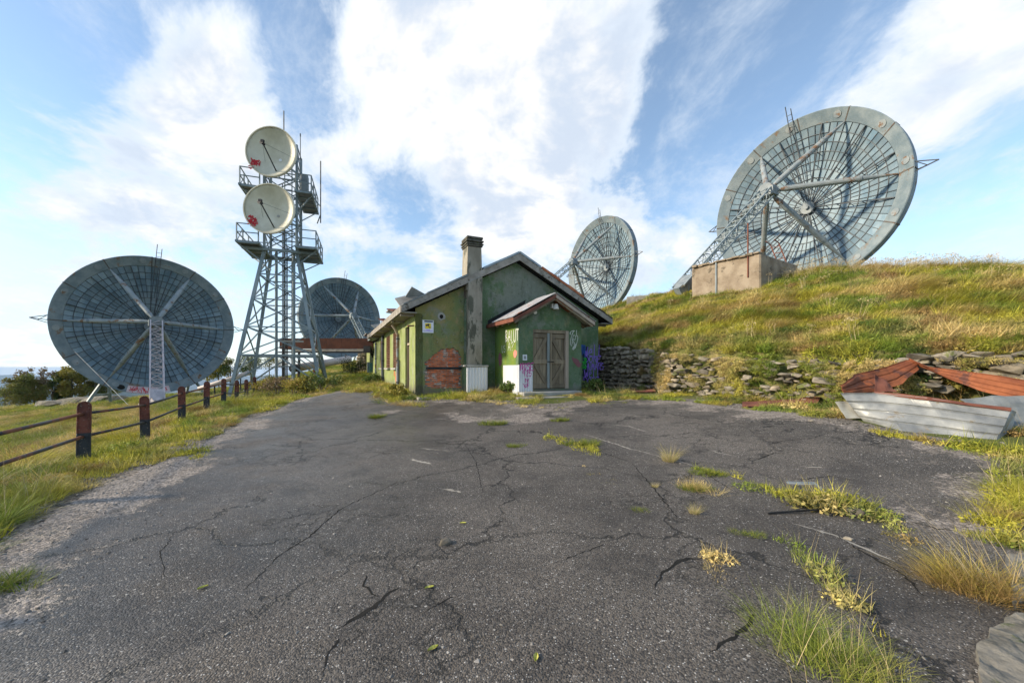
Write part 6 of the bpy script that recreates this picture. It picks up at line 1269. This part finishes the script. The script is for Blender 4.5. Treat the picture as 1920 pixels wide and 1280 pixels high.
# ------------------------------------------------------------------ trees and shrubs
m_bark = M('bark', (.10, .08, .06), (.22, .19, .15), 6, .9)
LEAF = {'autumn': solidleaf('autumn_leaves', (.10, .15, .03), (.19, .18, .04), (.34, .22, .05)), 'green': solidleaf('green_leaves', (.055, .10, .025), (.11, .16, .035), (.22, .21, .05)), 'gold': solidleaf('gold_leaves', (.18, .19, .035), (.33, .27, .05), (.42, .26, .09)), 'bare': solidleaf('brown_leaves', (.16, .12, .07), (.22, .16, .09), (.28, .20, .11)), 'ivy': solidleaf('dark_leaves', (.025, .045, .015), (.06, .08, .02), (.14, .12, .03))}
def foliage(centers, n, size, seed):
    r = np.random.default_rng(seed); c = np.array([q[:3] for q in centers]); rad = np.array([q[3] for q in centers]); i = r.choice(len(c), n, p=rad**2/(rad**2).sum()); dv = r.normal(size=(n, 3)); dv /= np.linalg.norm(dv, axis=1, keepdims=True); p = c[i]+dv*(rad[i]*np.where(r.uniform(0, 1, n) < .2, 1.35, 1)*r.uniform(.1, 1.0, n)**.5)[:, None]*np.array([1, 1, .8])
    u = r.normal(size=(n, 3)); u /= np.linalg.norm(u, axis=1, keepdims=True); v = np.cross(u, r.normal(size=(n, 3))); v /= np.linalg.norm(v, axis=1, keepdims=True); s = size*r.uniform(.5, 1.4, (n, 1))
    V = np.stack([p-u*s, p+v*s*.6, p+u*s, p-v*s*.6], 1).reshape(-1, 3); F = np.arange(4*n).reshape(n, 4); br = r.uniform(0, 1, len(c))
    return V, F, np.full(4*n, .3), np.repeat(np.clip(r.uniform(0, 1, n)*.6+br[i]*.4, 0, 1), 4)
def tree(px, py, Y, hpx, kind, label, wf=.42, n=1500, trunk0=.25, group='trees at the edge of the mountain top'):
    b_ = pt(px, py, Y); h = hpx/FPX*Y; g = hz1(b_.x, b_.y); z0 = min(b_.z, b_.z); r = random.Random(px*7+py); t = root('tree', (b_.x, b_.y, z0), label, 'tree', group)
    mb = MB(); lx = r.uniform(-.05, .05)*h; mb.tube([(0, 0, -1.5), (lx*.3, 0, h*.35), (lx, 0, h*.72), (lx*1.2, 0, h*.97)], [h*.022+.03, h*.018+.02, h*.010+.01, .012], 7)
    cs = []
    for k in range(15):
        f = trunk0+(1-trunk0)*(k+.5)/15; a = r.uniform(0, 6.28); rad = h*wf*.5*math.sin(math.pi*min(.98, (.18+.8*(1-f))))*r.uniform(.55, 1.15); e = Vector((lx*f+math.cos(a)*rad, math.sin(a)*rad, h*f+rad*.35)); s_ = Vector((lx*f*.8, 0, h*max(f-.1, .1))); mb.tube([s_, s_.lerp(e, .6)+Vector((0, 0, -.03*h)), e], [h*.008+.008, .012, .006], 5); cs.append((e.x, e.y, e.z, h*wf*r.uniform(.17, .32)))
    cs.append((lx*1.1, 0, h*.92, h*wf*.18)); mb.build('trunk', m_bark, t, local=True)
    link('crown', clump('crown', foliage(cs, int(n*(1.2 if kind == 'bare' else 2.6)), h*.026, px), LEAF[kind]), t); return t
for px, py, Y, hpx, kd, lab, wf, n in ((10, 775, 50, 42, 'autumn', 'low spreading tree at the far left edge', .9, 1300), (38, 772, 52, 62, 'autumn', 'bushy olive tree second from the left edge', .62, 1700), (49, 768, 54, 75, 'bare', 'tall thin half-bare tree with a pale trunk, left one', .34, 420), (63, 768, 54, 52, 'autumn', 'broad brownish tree between the two half-bare ones', .75, 1500), (80, 768, 55, 74, 'bare', 'tall half-bare tree with a forked brown crown, right one', .42, 560), (98, 764, 56, 46, 'green', 'dark green tree right of the half-bare pair', .6, 1300), (116, 762, 57, 60, 'green', 'narrow dark tree in the middle of the left group', .40, 1400), (134, 760, 57, 66, 'gold', 'golden green tree near the dish rim', .50, 1600), (154, 758, 58, 58, 'gold', 'olive golden tree touching the dish rim', .62, 1700), (176, 756, 58, 50, 'autumn', 'dense tree behind the left dish leg', .8, 1500), (205, 752, 60, 40, 'autumn', 'low dense tree under the left dish', .9, 1200),
    (388, 722, 62, 42, 'gold', 'yellowish tree right of the big left dish', .7, 1500), (410, 718, 64, 38, 'green', 'dark rounded tree left of the tower foot', .75, 1300), (432, 716, 66, 40, 'autumn', 'small olive tree seen through the left tower leg', .7, 1200), (470, 710, 68, 38, 'green', 'dark bushy tree seen through the tower base', .95, 1500), (505, 700, 70, 28, 'autumn', 'low tree behind the tower poles', 1.1, 900), (530, 697, 74, 24, 'bare', 'sparse brown tree behind the tower ladder', 1.0, 500)):
    tree(px, py, Y, hpx, kd, lab, wf, n)
def shrub(px, py, w_, h_, kind, label, n=900, leaf=.05, group='shrubs around the tower and house', Y=None):
    q = at(px, py) if not Y else pt(px, py, Y); t = root('shrub', q, label, 'shrub', group); r = random.Random(px); cs = []; mb = MB()
    for k in range(9):
        a = r.uniform(0, 6.28); rr = w_*.36*math.sqrt(r.random()); e = (math.cos(a)*rr, math.sin(a)*rr*.8, h_*r.uniform(.3, .8)); cs.append((*e, w_*.2*r.uniform(.7, 1.2))); mb.tube([(0, 0, -.1), (e[0]*.5, e[1]*.5, e[2]*.6), e], [.02, .014, .006], 5)
    mb.build('stems', m_bark, t, local=True); link('foliage', clump('foliage', foliage(cs, n, leaf, px+1), LEAF[kind]), t)
for a in ((490, 738, 1.6, .9, 'gold', 'straw yellow shrub left of the tower poles'), (520, 742, 1.8, 1.0, 'bare', 'brownish shrub at the foot of the tower poles'), (548, 744, 1.5, .9, 'gold', 'yellow shrub between the poles and right tower leg'), (572, 741, 1.7, 1.0, 'autumn', 'olive shrub in front of the right tower leg'), (604, 734, 1.8, 1.0, 'green', 'dark green shrub right of the right tower leg'), (628, 728, 1.5, .7, 'autumn', 'low shrub at the end of the asphalt road'), (505, 722, 2.0, 1.1, 'gold', 'golden shrub behind the tower poles'), (470, 728, 1.7, .8, 'bare', 'dry brown shrub behind the last railing post'), (660, 705, 2.6, 1.5, 'ivy', 'big dark bush before the far stone pillar', 1500), (700, 718, 1.3, .6, 'green', 'small green shrub at the foot of the side wall'), (742, 744, .9, .5, 'gold', 'yellow-green weed bush by the first downpipe'), (960, 738, .9, .45, 'green', 'dark weed bush between the white skirt and the porch'), (1112, 734, 1.0, .5, 'green', 'weed bush below the purple graffiti'), (1575, 748, .7, .55, 'bare', 'dry brown bush at the left end of the metal sheets'), (1700, 730, 1.1, .6, 'green', 'green bush inside the ring of metal sheets'), (1800, 735, 1.2, .55, 'autumn', 'olive bush below the long rusty sheet')):
    shrub(*a)

# ------------------------------------------------------------------ haze
hm = bpy.data.materials.new('haze_air'); hm.use_nodes = True; t = NT(hm.node_tree); t.n.clear()
pv = t.node('ShaderNodeVolumePrincipled', {'Color': (.55, .74, 1.0, 1), 'Density': 7e-5}); t.l.new(pv.outputs[0], t.node('ShaderNodeOutputMaterial').inputs['Volume'])
o = MB().box((0, 0, -200), (41500, 41500, 450)).build('haze', hm); tag(o, 'pale blue haze over the far valleys', None, kind='stuff')
